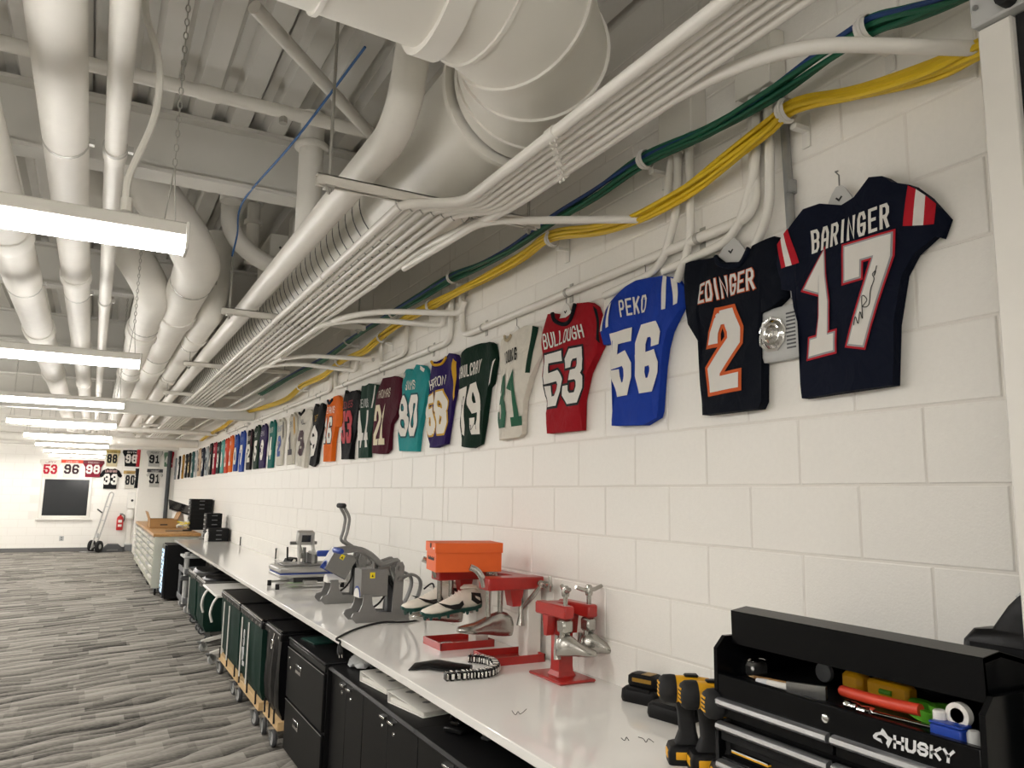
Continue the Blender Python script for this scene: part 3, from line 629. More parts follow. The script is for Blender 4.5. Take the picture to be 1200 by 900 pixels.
# ================================================================== jerseys
def chain_at(ch, y):
    for a, b in zip(ch, ch[1:]):
        lo, hi = sorted((a[0], b[0]))
        if lo - 1e-9 <= y <= hi + 1e-9 and hi - lo > 1e-9: return a[1] + (b[1] - a[1]) * (y - a[0]) / (b[0] - a[0])
    return min(ch, key=lambda p: abs(p[0] - y))[1]
class Jersey:
    """cloth hung on the wall plane 'plane' ('x' right wall facing -x, 'y' far wall facing -y, 's' side face facing -x)"""
    def __init__(s, top, bot, seed, bulge=.022, base=.010, place=None, wrinkle=.006):
        s.top, s.bot, s.seed, s.bulge, s.base, s.wr = top, bot, seed, bulge, base, wrinkle
        s.a0 = min(p[0] for p in top); s.a1 = max(p[0] for p in top)
        s.z0 = min(p[1] for p in bot); s.z1 = max(p[1] for p in top); s.place = place
        r = random.Random(seed); s.w = [(r.uniform(-1, 1), r.uniform(10, 34), r.uniform(6, 40), r.uniform(0, 6)) for _ in range(6)]
    def depth(s, a, z):
        u = (a - s.a0) / (s.a1 - s.a0) * 2 - 1; d = s.base + s.bulge * max(0, 1 - abs(u) ** 7) ** .5
        d += s.wr * sum(c * math.sin(f * (a + .7 * c * (z - s.z0)) + g * .6 * (z - s.z0) + h) for c, f, g, h in s.w) * .9
        return max(d, .006)
    def P(s, a, z, e=0.0): return s.place(a, z, s.depth(a, z) + e)
    def body(s, nr=22, nc=22):
        ys = sorted(set([round(p[0], 5) for p in s.top + s.bot] + [s.a0 + (s.a1 - s.a0) * k / nc for k in range(nc + 1)]))
        ys = [y for i, y in enumerate(ys) if i == 0 or y - ys[i - 1] > 1e-4]
        cols = []
        for y in ys:
            zt = chain_at(s.top, y); zb = chain_at(s.bot, y)
            if zt < zb: zt = zb + .001
            cols.append([(y, zb + (zt - zb) * k / nr) for k in range(nr + 1)])
        vs = [s.P(a, z) for c in cols for a, z in c]; nf = len(vs)
        vs += [s.place(a, z, .004) for c in cols for a, z in c]
        m = nr + 1; fs = []
        for i in range(len(cols) - 1):
            for k in range(nr):
                q = (i * m + k, i * m + k + 1, (i + 1) * m + k + 1, (i + 1) * m + k); fs.append(q); fs.append(tuple(x + nf for x in q[::-1]))
            for k in (0, nr): fs.append((i * m + k, (i + 1) * m + k, (i + 1) * m + k + nf, i * m + k + nf))
        for i in (0, len(cols) - 1):
            for k in range(nr): fs.append((i * m + k, i * m + k + 1, i * m + k + 1 + nf, i * m + k + nf))
        return MB().add(vs, fs)
    def quad(s, c, e, nu=6, nv=8, mb=None):
        """patch of cloth: corner points TL TR BR BL in wall coordinates"""
        mb = mb or MB(); vs = []
        for j in range(nv + 1):
            for i in range(nu + 1):
                u, v = i / nu, j / nv
                a = (c[0][0] * (1 - u) + c[1][0] * u) * (1 - v) + (c[3][0] * (1 - u) + c[2][0] * u) * v
                z = (c[0][1] * (1 - u) + c[1][1] * u) * (1 - v) + (c[3][1] * (1 - u) + c[2][1] * u) * v
                vs.append(s.P(a, z, e))
        return mb.add(vs, [(j * (nu + 1) + i, j * (nu + 1) + i + 1, (j + 1) * (nu + 1) + i + 1, (j + 1) * (nu + 1) + i) for j in range(nv) for i in range(nu)])
    def text(s, txt, c, w, e, extra=0.0, arch=0.0, gap=.42):
        wd = (abs(c[1][0] - c[0][0]) + abs(c[2][0] - c[3][0])) / 2; ht = (abs(c[0][1] - c[3][1]) + abs(c[1][1] - c[2][1])) / 2
        def F(u, v):
            a = (c[3][0] * (1 - u) + c[2][0] * u) * (1 - v) + (c[0][0] * (1 - u) + c[1][0] * u) * v
            z = (c[3][1] * (1 - u) + c[2][1] * u) * (1 - v) + (c[0][1] * (1 - u) + c[1][1] * u) * v
            z += arch * (1 - (2 * u - 1) ** 2); return s.P(a, z, e)
        return stroke_text(MB(), txt, w, F, wd / max(ht, 1e-6), extra, gap)
def right_wall(a, z, d): return Vector((-d, a, z))
def far_wall(a, z, d): return Vector((a, YF - .003 - d, z))
def chase_wall(a, z, d): return Vector((a, 22.2 - d, z))
def side_wall(a, z, d): return Vector((-.84 - d, a, z))
JGROUP = 'football jerseys in the row on the wall'
def jersey_thing(J, label, body, group=JGROUP, **k):
    t = thing('jersey', label, 'jersey', (0, 0, 0), group=group)
    J.body(k.get('nr', 22), k.get('nc', 22)).obj('jersey_body', 'cloth:' + body, t, ang=70)
    for q, col in k.get('stripes', []): J.quad(q, .0028).obj('sleeve_stripe', 'cloth:' + col, t)
    for q, col in k.get('panels', []): J.quad(q, .0022, 10, 6).obj('cloth_panel', 'cloth:' + col, t)
    if k.get('num'):
        tx, q, col, w = k['num'][:4]; oc = k['num'][4] if len(k['num']) > 4 else None
        if oc:
            if isinstance(oc, str): oc = [(oc, .045)]
            for i, (c2, ex) in enumerate(oc): J.text(tx, q, w, .0032 + .0006 * i, ex).obj('number_outline', 'print:' + c2, t)
        J.text(tx, q, w, .0050).obj('number', 'print:' + col, t)
    if k.get('name'):
        tx, q, col = k['name'][:3]; oc = k['name'][3] if len(k['name']) > 3 else None
        wn_ = k.get('namew', .135)
        if oc: J.text(tx, q, wn_, .0032, .035, gap=.8).obj('name_outline', 'print:' + oc, t)
        J.text(tx, q, wn_, .0048, gap=.8).obj('name_letters', 'print:' + col, t)
    if k.get('collar'):
        pts, col, r = k['collar']; MB().tube(spline([J.P(a, z, .004) for a, z in pts], 5), r, 8).obj('collar', 'cloth:' + col, t)
    if k.get('scribble'):
        for pl in k['scribble']: MB().tube(spline([J.P(a, z, .0062) for a, z in pl], 4), .0013, 4).obj('signature', 'ink', t)
    return t
def hanger(label, y, z, w=.10, group='clothes hangers in the jersey necks', mat='hanger_grey', h=.07):
    t = thing('clothes_hanger', label, 'hanger', (-.022, y, z), group=group)
    MB().prism([(-w, -.05), (-w * .75, -.01), (-w * .35, h * .55), (-w * .12, h * .8), (w * .12, h * .8), (w * .35, h * .55), (w * .75, -.01), (w, -.05), (w * .5, -.045), (-w * .5, -.045)], -.004, .004, 'x').obj('hanger_body', mat, t)
    MB().tube([(0, 0, h * .8), (0, 0, h + .02), (0, .012, h + .035), (.012, .012, h + .04)], .0022, 6).obj('hanger_hook', 'steel', t)
    MB().prism([(-.012, .02), (0, .008), (.012, .02), (.008, .023), (0, .015), (-.008, .023)], -.0055, -.0042, 'x').obj('hanger_mark', 'ink', t)
    return t
W2 = lambda px, py, d=.035: (lambda v: (v.y, v.z))(onx(px, py, -d))
def WL(l, d=.035): return [W2(x, y, d) for x, y in l]
def near_jersey(label, body, top, bot, num=None, name=None, seed=0, stripes=(), panels=(), collar=None, scribble=(), bulge=.026, wrinkle=.0065, **k):
    J = Jersey(WL(top), WL(bot), seed, bulge, place=right_wall, wrinkle=wrinkle)
    if num: num = (num[0], WL(num[1])) + tuple(num[2:])
    if name: name = (name[0], WL(name[1])) + tuple(name[2:])
    if collar: collar = (WL(collar[0]), collar[1], collar[2])
    return jersey_thing(J, label, body, num=num, name=name, stripes=[(WL(q), c) for q, c in stripes], panels=[(WL(q), c) for q, c in panels], collar=collar, scribble=[WL(q) for q in scribble], **k)
# 17
near_jersey('navy jersey number 17 with red and white sleeve stripes and signature', '0b1122',
  [(905, 338), (912, 300), (924, 273), (944, 246), (962, 239), (985, 240), (1000, 231), (1019, 208), (1036, 207), (1047, 214), (1068, 217), (1086, 230), (1108, 255)],
  [(905, 338), (929, 341), (937, 393), (939, 467), (1046, 451), (1048, 380), (1057, 322), (1070, 297), (1093, 276), (1100, 278), (1108, 255)],
  num=('17', [(945, 304), (1048, 274), (1038, 397), (948, 419)], 'dcd9d2', .20, [('b0202c', .038), ('9a9a9c', .018)]), name=('BARINGER', [(951, 271), (1046, 238), (1046, 267), (952, 298)], 'dfdcd6'),
  stripes=[([(1066, 218), (1075, 222), (1070, 264.6), (1060, 265.4)], 'b3202c'), ([(1075, 222), (1085, 229), (1081, 263.6), (1070, 264.6)], 'dedbd5'), ([(1085, 229), (1095, 238), (1092, 262), (1081, 263.6)], 'b3202c'),
           ([(913, 287), (918, 281), (922, 313), (917, 315)], 'b3202c'), ([(918, 281), (922, 275), (929, 311), (922, 313)], 'dedbd5'), ([(922, 275), (927, 269), (937, 308), (929, 311)], 'b3202c')],
  scribble=[[(1005, 382), (1007, 372), (1010, 380), (1012, 366), (1015, 374), (1014, 348), (1020, 352), (1015, 360), (1022, 358), (1024, 340), (1028, 328), (1026, 322), (1030, 318), (1028, 324), (1031, 312)]], seed=17, bulge=.03, wrinkle=.005, nr=26, nc=26)
hanger('grey hanger showing above the navy number 17 collar', onx(985, 236, -.02).y, onx(985, 232, -.02).z - .02, .07)
# 2
near_jersey('navy jersey number 2 with orange outlined lettering', '090e19',
  [(797, 367), (803, 325), (805, 309), (815, 306), (839, 300), (850, 308), (868, 307), (878, 300), (881, 289), (909, 277), (914, 284), (921, 344)],
  [(797, 367), (812, 387), (819, 404), (820, 487), (889, 479), (893, 470), (893.5, 367), (906, 360), (921, 344)],
  num=('2', [(833, 366), (871, 360), (868, 454), (834, 461)], 'd9d6d0', .21, 'c85a2a'), name=('EDINGER', [(819, 333), (887, 314), (888, 339), (821, 357)], 'dcd9d3', 'c85a2a'), seed=2, bulge=.03, wrinkle=.005,
  collar=([(839, 301), (846, 310), (858, 313), (870, 309), (880, 291)], '0d1422', .009))
hanger('grey hanger standing out of the navy number 2 collar', onx(858, 297, -.02).y, onx(858, 297, -.02).z - .01, .10, h=.08)
# 56
near_jersey('royal blue jersey number 56 with white sleeve stripes', '1b3a98',
  [(702, 376), (704, 367), (715, 352), (735, 336), (747, 329), (762, 325), (776, 323), (790, 325), (796, 335), (797.5, 358)],
  [(702, 376), (706, 404), (714, 402), (716, 425), (718, 499), (754, 498), (769, 489), (771, 482), (775, 430), (778, 408), (783, 388), (797.5, 358)],
  num=('56', [(714, 391), (777, 374), (770, 458), (719, 466)], 'dedbd4', .22), name=('PEKO', [(728.5, 353), (757, 344.5), (756, 365.5), (729, 372)], 'dedbd4'),
  stripes=[([(778, 323.5), (782.5, 324), (780, 362), (776, 363)], 'dedbd5'), ([(786, 325.5), (791, 327.5), (792, 355), (788, 357.5)], 'dedbd5'), ([(705.5, 366), (709, 362), (707, 388), (704.3, 389)], 'dedbd5'), ([(713, 357), (716.5, 354), (714, 382.8), (711.3, 384.7)], 'dedbd5')], seed=56, wrinkle=.006)
hanger('grey hanger tip above the blue number 56 collar', onx(757, 328, -.02).y, onx(757, 328, -.02).z - .035, .06)
# 53
near_jersey('red jersey number 53 with black collar and black outlined digits', '98141f',
  [(632, 422), (636, 387), (641, 368), (650, 367), (654, 374), (662, 372), (671, 364), (675, 355), (690, 354), (697, 359), (701, 371), (703, 405)],
  [(632, 422), (639, 462), (641, 508), (680, 504), (681, 469), (685, 450), (688, 437), (703, 405)],
  num=('53', [(638, 416), (686, 404.5), (683, 471), (638, 478)], 'e0ddd6', .19, '14161a'), name=('BULLOUGH', [(638.5, 392), (683, 380), (684, 395), (638.5, 410)], 'e0ddd6'),
  stripes=[([(695, 358), (698, 362), (702, 402), (699, 398)], '16181c')], seed=53, collar=([(650, 367.5), (653, 376), (660, 380), (668, 374), (674, 356)], '15181e', .010))
hanger('white hanger in the collar of the red number 53 jersey', onx(664, 366, -.02).y, onx(664, 366, -.02).z - .015, .075, mat='white_plastic')
# 31
near_jersey('white jersey number 31 with dark green digits and sleeve stripe', 'd6d1c5',
  [(580, 429), (583, 406), (585, 398), (591, 393), (596, 397), (603, 392), (616, 382), (624, 381), (628, 382), (632, 402), (632, 410)],
  [(580, 429), (582, 448), (584, 516), (608, 512), (611, 508), (613, 470), (621, 441), (632, 410)],
  num=('31', [(583, 442), (610, 432), (612.5, 498), (584, 503)], '1f5a40', .23), name=('YOUNG', [(591, 414), (608, 406.5), (608, 421.5), (591.5, 428)], '1c1f1d'),
  stripes=[([(623.5, 381.5), (628, 383), (621.5, 437), (617.5, 437)], '133325')], seed=31, wrinkle=.009, collar=([(591, 394), (595, 399), (600, 398), (603, 393)], 'b9ab8e', .008))
hanger('white hanger above the white number 31 jersey', onx(606, 388, -.02).y, onx(606, 388, -.02).z - .03, .07, mat='white_plastic')
# 79
near_jersey('dark green jersey number 79 with large white digits', '0f281d',
  [(535.5, 446), (538, 422), (541, 414), (548, 408), (563, 402), (573, 400.5), (577, 403), (579.5, 420)],
  [(535.5, 446), (538, 477), (538.4, 523), (552, 525), (561.5, 520), (566, 494), (571, 454), (575, 449), (579.5, 420)],
  num=('79', [(536.5, 457), (561.5, 446.5), (564.5, 508.5), (538.5, 510.5)], 'dedad0', .25), name=('CAULCRAY', [(538.5, 431.5), (565, 420.5), (563, 436.5), (539, 444.5)], 'd9d6cd'),
  stripes=[([(577.5, 424), (579.3, 420), (574.5, 448), (572.5, 452)], 'dedbd5')], seed=79, wrinkle=.007, scribble=[[(550, 503), (553, 498), (554, 504), (557, 496), (559, 503)]])
# 58
near_jersey('purple jersey number 58 with gold collar and gold outlined digits', '2a1b55',
  [(498, 472), (501.7, 446), (504, 431), (505, 423.5), (508, 423.5), (512, 426), (520, 417.5), (523, 413.5), (528.5, 414), (533, 415.5), (536.3, 423), (536.6, 436)],
  [(498, 472), (499.7, 512), (501.7, 524.5), (510, 524.5), (521.5, 520), (524, 502.5), (528.5, 473), (536.6, 436)],
  num=('58', [(498.6, 464.5), (522.3, 457), (523.5, 507.5), (499.3, 510.5)], 'e2ddd0', .22, 'c79a2e'), name=('HERRON', [(502, 446), (521.5, 439), (521.2, 450.5), (502, 457.5)], 'dfdbd2'),
  stripes=[([(533, 420), (536, 424), (533.5, 465), (531.8, 470)], 'c79a2e'), ([(505, 424), (508, 424), (506, 434), (504.3, 433)], 'dfdbd2')], seed=58, collar=([(509, 424), (512, 428), (517, 426), (520.5, 418)], 'd2a032', .009))
# 80
near_jersey('teal jersey number 80 with white digits', '2a8c8e',
  [(467, 475), (469.3, 451.5), (471.7, 437.5), (474, 432.7), (478.7, 432), (482, 434), (485.7, 433.5), (488.8, 427.2), (495.8, 428), (499, 433), (499.9, 448)],
  [(467, 475), (467.1, 528.5), (488, 529), (490.4, 506), (495, 482.5), (499.9, 448)],
  num=('80', [(468.6, 464.6), (491, 462), (489, 511), (468, 511.3)], 'e4e0d8', .20, '1d4f55'), name=('SIMS', [(477.6, 446.7), (486.8, 445), (486.8, 456), (478, 457.6)], 'e4e0d8'), seed=80,
  stripes=[([(493, 428.5), (498, 432), (497, 436), (492.5, 433)], 'e4e0d8'), ([(471.8, 440), (474, 436), (474, 441), (471.5, 445)], 'e4e0d8')])
# 21
near_jersey('maroon jersey number 21 with cream digits', '4a1122',
  [(434, 531), (436, 510), (438.5, 478), (440.5, 463), (443, 454), (448, 443.5), (453.3, 442.7), (462.7, 440.7), (468, 442.7), (469.2, 453)],
  [(434, 531), (445.3, 532), (450.7, 531.5), (455.3, 526), (455.8, 510), (457.3, 497), (464, 487), (466.7, 477), (469.2, 453)],
  num=('21', [(440.7, 475.3), (454, 473), (450.5, 521), (437.5, 522)], 'e4d8bb', .24), name=('THOMAS', [(444.5, 458.7), (458.4, 454), (457.3, 465), (443.4, 467.5)], 'cbbfae'), seed=21)
# 44
near_jersey('dark green jersey number 44 with white digits and white piping', '1f3b30',
  [(417.3, 536.5), (418, 500), (420, 460), (423.3, 452), (426.7, 452), (432, 449.3), (440, 450.7), (442.6, 453)],
  [(417.3, 536.5), (431.3, 536), (432.7, 523), (437.3, 499), (438.2, 483), (442.6, 453)],
  num=('44', [(418.4, 481.3), (433.6, 480.4), (433.2, 524), (418.2, 525)], 'e0ddd6', .22), name=('STENUS', [(421.3, 468.7), (432.3, 466.7), (432.3, 477), (421.3, 478.7)], 'c9cbc6'), seed=44,
  stripes=[([(439.3, 451.5), (440.6, 451.5), (436.5, 478), (435.3, 478)], 'dedbd5'), ([(419.6, 464), (420.6, 464), (419.4, 481), (418.6, 481)], 'dedbd5')])
# 93
near_jersey('black jersey number 93 with red digits and red name', '101013',
  [(399, 538), (400, 500), (401, 460.5), (404, 457), (408, 462), (412, 458), (418, 457), (421, 462), (421.5, 470)],
  [(399, 538), (411, 538), (412, 520), (416, 500), (421.5, 470)],
  num=('93', [(401, 482), (413, 481), (411, 519), (400.3, 520)], 'b3303a', .22), name=('JONES', [(402, 472), (414.5, 468), (414, 477), (402, 480)], '8c2630'), seed=93)
# 16
near_jersey('orange jersey number 16 with hanging right sleeve', 'dd6a1f',
  [(377.3, 541), (378.5, 515), (380.3, 489), (382.8, 472), (385, 468.3), (389, 470), (392, 464.7), (395.6, 463.2), (398, 466), (398.8, 480)],
  [(377.3, 541), (389, 540.3), (390.7, 517), (393.5, 501), (397.4, 499), (398.8, 480)],
  num=('16', [(381.5, 490), (390.3, 488.5), (387, 519), (379.5, 519.5)], 'e8e3da', .24, '2a2c34'), name=('EVANS', [(384, 477.5), (392.5, 475.5), (392, 484), (383.5, 485)], 'e8e3da'), seed=16, collar=([(384, 469.5), (387, 473), (391, 468)], '1c2130', .012))
# 0
near_jersey('black jersey number 9 with gold name patch', '0e0f11',
  [(361.4, 544), (363, 520), (366, 492), (368, 480), (370, 473), (373, 477), (376, 472), (379, 474), (380.7, 483)],
  [(361.4, 544), (366, 547), (370, 543), (373, 520), (377, 500), (380.7, 483)],
  num=('9', [(366.5, 500), (373, 498), (369.5, 533), (363.6, 536)], 'e2dfd8', .28), name=('LEE', [(369, 487), (373, 485.5), (372.5, 493), (368.6, 494)], 'c99b2f'), seed=90)
near_jersey('white jersey number 3 with dark maroon digit and black collar', 'cfcbc0',
  [(347, 546), (348.5, 515), (350, 484), (353, 481), (358, 479.5), (363, 480), (366.5, 488)],
  [(347, 546), (357, 548), (360, 520), (366.5, 488)],
  num=('3', [(351, 505), (356.8, 504), (355.5, 533), (350, 535)], '3d2028', .28), name=('HILL', [(354, 492), (358, 490.5), (357.6, 497), (353.6, 498.5)], '40464f'), seed=91, collar=([(350.5, 484), (354, 486), (358.5, 480.5)], '0e0f11', .014))
# farther jerseys, each its own colours
far = [ # px centre, body, number, digit colour, name colour, extra stripe, words
 (340.5, 'cfcabd', '1', '3a2f38', '39414f', 'c9982c', 'white jersey with gold and black sleeve stripe'),
 (327.5, 'd2cec2', '2', '2d4a94', '4f6f96', '22242c', 'white jersey with royal blue digits'),
 (317.5, '1d6660', '4', 'e0ddd4', 'd4d3cb', None, 'teal green jersey with white digits'),
 (307.5, '31254f', '3', 'e3e0d8', 'b7b3bd', None, 'dark purple jersey with white digits'),
 (300, '1d3226', '5', 'e0ddd4', 'c8cbc4', None, 'dark green jersey with white digits in the far part'),
 (292, '211c20', '2', 'dcd8cf', 'c9c5bd', '5c2432', 'black jersey with white digit and maroon hem'),
 (283.5, '27479c', '7', 'dfdcd5', '6f87b8', None, 'royal blue jersey with white seven beside the black maroon-hemmed one'),
 (276.5, '234392', '0', 'dfdcd5', '6f87b8', None, 'royal blue jersey with white zero beside the bright orange one'),
 (270.5, 'dc6520', '1', 'e2d6c4', 'e6c9ae', None, 'bright orange jersey in the far part'),
 (265.5, 'c9442c', '1', 'e6ddd0', 'e9d8cc', None, 'red orange jersey beside the bright orange one'),
 (261, '5da49c', '8', 'e0e3de', 'd7e0dc', None, 'pale teal jersey in the far part'),
 (256.5, '1a2d2a', '3', 'e2e0d9', 'c9cbc7', None, 'dark green black jersey before the crimson one'),
 (252, '9c2136', '5', 'e5d8d0', 'd9c2bd', None, 'crimson jersey in the far part'),
 (247.5, '1b191b', '4', 'e6d9cf', 'b34a3f', None, 'black jersey with pale digits beside the crimson one'),
 (243, 'a9b0b3', '6', '2c3440', '46505c', None, 'grey white jersey with dark digits'),
 (238.5, '1a2233', '8', 'dfdcd5', 'c5c7c9', None, 'dark navy jersey in the far part'),
 (234.5, 'cdb69c', '2', '51423a', '6b584b', None, 'tan and white jersey in the far part'),
 (230.5, 'bfc3c4', '5', '3b4650', '5a646c', None, 'pale grey jersey in the far part'),
 (227, '22504f', '1', 'd9dcd8', 'c3cccb', None, 'dark teal jersey in the far part'),
 (223, '2b2620', '9', 'd5bf8e', 'c4ad7f', None, 'black jersey with tan digits'),
 (219.5, '1b1b1d', '3', 'dedbd3', 'bdbab3', None, 'black jersey with white digits near the far corner'),
 (215.8, 'b0853c', '4', '201d1b', '2c2722', None, 'old gold jersey near the far corner'),
 (211.5, '19191b', '8', 'e0ddd6', 'c4c2bc', None, 'black jersey with large white digits near the far corner'),
 (207.5, '8f9496', '2', '2a2d31', '3d4146', None, 'grey jersey next to last on the wall'),
]
for i, (px, body, num, nc_, mc, st, words_) in enumerate(far):
    yc = onx(px, 520, -.03).y; rnd = random.Random(100 + i); w0 = rnd.uniform(.165, .20); dz = rnd.uniform(-.02, .02)
    zt, zb = 2.44 + dz, 1.88 + rnd.uniform(-.01, .01)
    # 'left' in the photo is the far side (+y)
    top = [(yc + w0 + .02, zt - .17), (yc + w0, zt - .05), (yc + w0 * .45, zt), (yc + w0 * .25, zt - .035), (yc - w0 * .25, zt - .035), (yc - w0 * .45, zt + .005), (yc - w0, zt - .045), (yc - w0 - .03, zt - .2)]
    bot = [(yc + w0 + .02, zt - .17), (yc + w0 * .85, zt - .3), (yc + w0 * .8, zb), (yc - w0 * .8, zb), (yc - w0 * .85, zt - .32), (yc - w0 - .03, zt - .2)]
    J = Jersey(top, bot, 200 + i, .02, place=right_wall, wrinkle=.003)
    nq = [(yc + w0 * .5, zt - .20), (yc - w0 * .5, zt - .20), (yc - w0 * .5, zb + .10), (yc + w0 * .5, zb + .10)]
    mq = [(yc + w0 * .5, zt - .085), (yc - w0 * .5, zt - .085), (yc - w0 * .5, zt - .15), (yc + w0 * .5, zt - .15)]
    sts = []
    if st: sts = [([(yc - w0 * .62, zt - .03), (yc - w0 * .9, zt - .06), (yc - w0 * 1.0, zt - .22), (yc - w0 * .8, zt - .25)], st)]
    jersey_thing(J, words_, body, num=(num, nq, nc_, .26), name=('SMITH'[: 3 + i % 3], mq, mc), stripes=sts, nr=12, nc=10)
# jerseys on the far wall, flat and facing the camera
def flat_jersey(label, body, cx, zt, w, h, num, ncol, yoke=None, ncol2=None, place=far_wall, seed=0, sleeves=False, oc=None, nm=None):
    s = w / 2
    if sleeves: 
        top = [(cx - s, zt - h * .36), (cx - s * .7, zt - h * .10), (cx - s * .3, zt), (cx - s * .15, zt - h * .03), (cx + s * .15, zt - h * .03), (cx + s * .3, zt), (cx + s * .7, zt - h * .10), (cx + s, zt - h * .36)]
        bot = [(cx - s, zt - h * .36), (cx - s * .85, zt - h * .45), (cx - s * .58, zt - h * .38), (cx - s * .56, zt - h), (cx + s * .56, zt - h), (cx + s * .58, zt - h * .38), (cx + s * .85, zt - h * .45), (cx + s, zt - h * .36)]
    else:
        top = [(cx - s, zt - h * .16), (cx - s * .96, zt - h * .02), (cx - s * .3, zt), (cx + s * .3, zt), (cx + s * .96, zt - h * .02), (cx + s, zt - h * .16)]
        bot = [(cx - s, zt - h * .16), (cx - s * .72, zt - h * .42), (cx - s * .66, zt - h), (cx + s * .66, zt - h), (cx + s * .72, zt - h * .42), (cx + s, zt - h * .16)]
    J = Jersey(top, bot, seed, .03, place=place, wrinkle=.003)
    nq = [(cx - s * .62, zt - h * .27), (cx + s * .62, zt - h * .27), (cx + s * .62, zt - h * .80), (cx - s * .62, zt - h * .80)]
    pn = []
    if yoke: pn = [([(cx - s * .94, zt - h * .02), (cx + s * .94, zt - h * .02), (cx + s * .94, zt - h * .20), (cx - s * .94, zt - h * .20)], yoke)]
    return jersey_thing(J, label, body, group='jerseys on the far wall', num=(num, nq, ncol, .20) + ((oc,) if oc else ()), panels=pn, name=(nm, [(cx - s * .5, zt - h * .08), (cx + s * .5, zt - h * .08), (cx + s * .5, zt - h * .20), (cx - s * .5, zt - h * .20)], ncol2 or ncol) if nm else None, nr=14, nc=14)
def fcx(px, py, Y): v = ony(px, py, Y); return v.x, v.z
def FJ(label, body, px0, px1, py0, py1, num, ncol, Y=YF, **k):
    a = fcx(px0, py0, Y - .03); b = fcx(px1, py1, Y - .03); flat_jersey(label, body, (a[0] + b[0]) / 2, a[1], b[0] - a[0], a[1] - b[1], num, ncol, seed=int(px0), place=far_wall if Y == YF else chase_wall, **k)
FJ('white jersey with red number 53 above the dark window', 'd9d4ca', 47, 71, 538, 560, '53', 'b02034', ncol2='8c2f3c', nm='JAY')
FJ('white jersey with red shoulders and dark number 96', 'd9d4ca', 71, 97, 538, 560, '96', '3a2a30', yoke='c9503f', ncol2='e6c3b8', nm='DAVIS')
FJ('maroon jersey with white number 98 right of the window', '7c2634', 97, 121, 539, 559.5, '98', 'e0dbd2', yoke='6a3a40', nm='ROBERSON', ncol2='b89a98')
FJ('gold and white jersey number 88 in the top row', 'c9bd9b', 123, 140, 526.5, 547, '88', '1f2024', yoke='a8935a', nm='LUCAS', ncol2='5b4c2c')
FJ('black jersey with white number 98 in the top row', '1b1c1e', 144, 164, 527, 547, '98', 'e2dfd8', nm='SMITH')
FJ('black jersey with white number 33 and open sleeves', '19191b', 117, 142, 548.5, 573, '33', 'e2dfd8', sleeves=True, nm='LANGFORD', ncol2='d9b3ae')
FJ('white jersey with dark number 80 below the black 98', 'd3cfc4', 144.5, 160.5, 551, 572.5, '80', '222428', yoke='c0a26a', nm='BROWN', ncol2='6d5a36')
FJ('grey white jersey number 91 on the boxed-out wall, upper one', 'b9b8b4', 172, 190, 527.5, 547, '91', '202226', Y=22.2, nm='PERRY')
FJ('grey white jersey number 91 on the boxed-out wall, lower one', 'c2c0ba', 172, 190, 549, 571, '91', '202226', Y=22.2, yoke='4a4a4c', nm='WRIGHT', ncol2='b9b8b4', sleeves=True)
def side_jersey(label, body, px, py0, py1, num, ncol):
    z1 = ony(px, py0, 22.7).z; z0 = ony(px, py1, 22.7).z; yc = 22.72; s = .28
    top = [(yc + s, z1 - .1), (yc + s * .9, z1 - .01), (yc, z1), (yc - s * .9, z1 - .01), (yc - s, z1 - .1)]; bot = [(yc + s, z1 - .1), (yc + s * .7, z0), (yc - s * .7, z0), (yc - s, z1 - .1)]
    J = Jersey(top, bot, 5, .06, place=side_wall); jersey_thing(J, label, body, group='jerseys on the far wall', num=(num, [(yc + s * .5, z1 - .12), (yc - s * .5, z1 - .12), (yc - s * .5, z0 + .08), (yc + s * .5, z0 + .08)], ncol, .22), nr=10, nc=10)
side_jersey('red jersey on the side of the boxed-out wall', 'a82a34', 164, 527, 547, '9', 'e0dbd2')
side_jersey('black jersey on the side of the boxed-out wall', '1a1b1e', 163, 549, 572, '6', 'dedad2')
# last two beside the corner, on the boxed-out wall
FJ('green and white jersey at the corner post', '6d8a72', 192.5, 198, 530, 547, '4', 'd9dcd4', Y=22.2)
FJ('red jersey at the corner post', 'a02030', 198, 203, 529, 548, '1', 'd9b7b5', Y=22.2)
# emergency light behind the navy jerseys
t = thing('emergency_light', 'grey emergency light with round chrome lens between the navy jerseys', 'lamp', (0, onx(912, 391, -.03).y, onx(912, 391, -.03).z))
def rrect(w, h, r, n=4): return [(sx * (w - r) + r * math.cos(a0 + k * PI / 2 / n), sy * (h - r) + r * math.sin(a0 + k * PI / 2 / n)) for sx, sy, a0 in ((1, 1, 0), (-1, 1, PI / 2), (-1, -1, PI), (1, -1, 1.5 * PI)) for k in range(n + 1)]
hw = .09
MB().loft([[(-.003, a, b) for a, b in rrect(hw, .085, .03)], [(-.026, a, b) for a, b in rrect(hw, .085, .03)], [(-.034, a, b) for a, b in rrect(hw * .88, .072, .03)]]).obj('lamp_body', 'light_grey', t)
MB().lathe([(.0, .016), (.012, .012), (.02, .017), (.03, .010), (.038, .013), (.048, .004), (.052, .006), (.058, .006), (.058, 0)], 9, T(-.034, .018, 0) @ RY(-PI / 2)).obj('reflector', 'chrome', t)
m = MB(); [m.box(-.036, -.033, -hw * .80, -hw * .42, -.055 + k * .012, -.050 + k * .012) for k in range(10)]; m.obj('vent_slot', 'grey_dark', t)
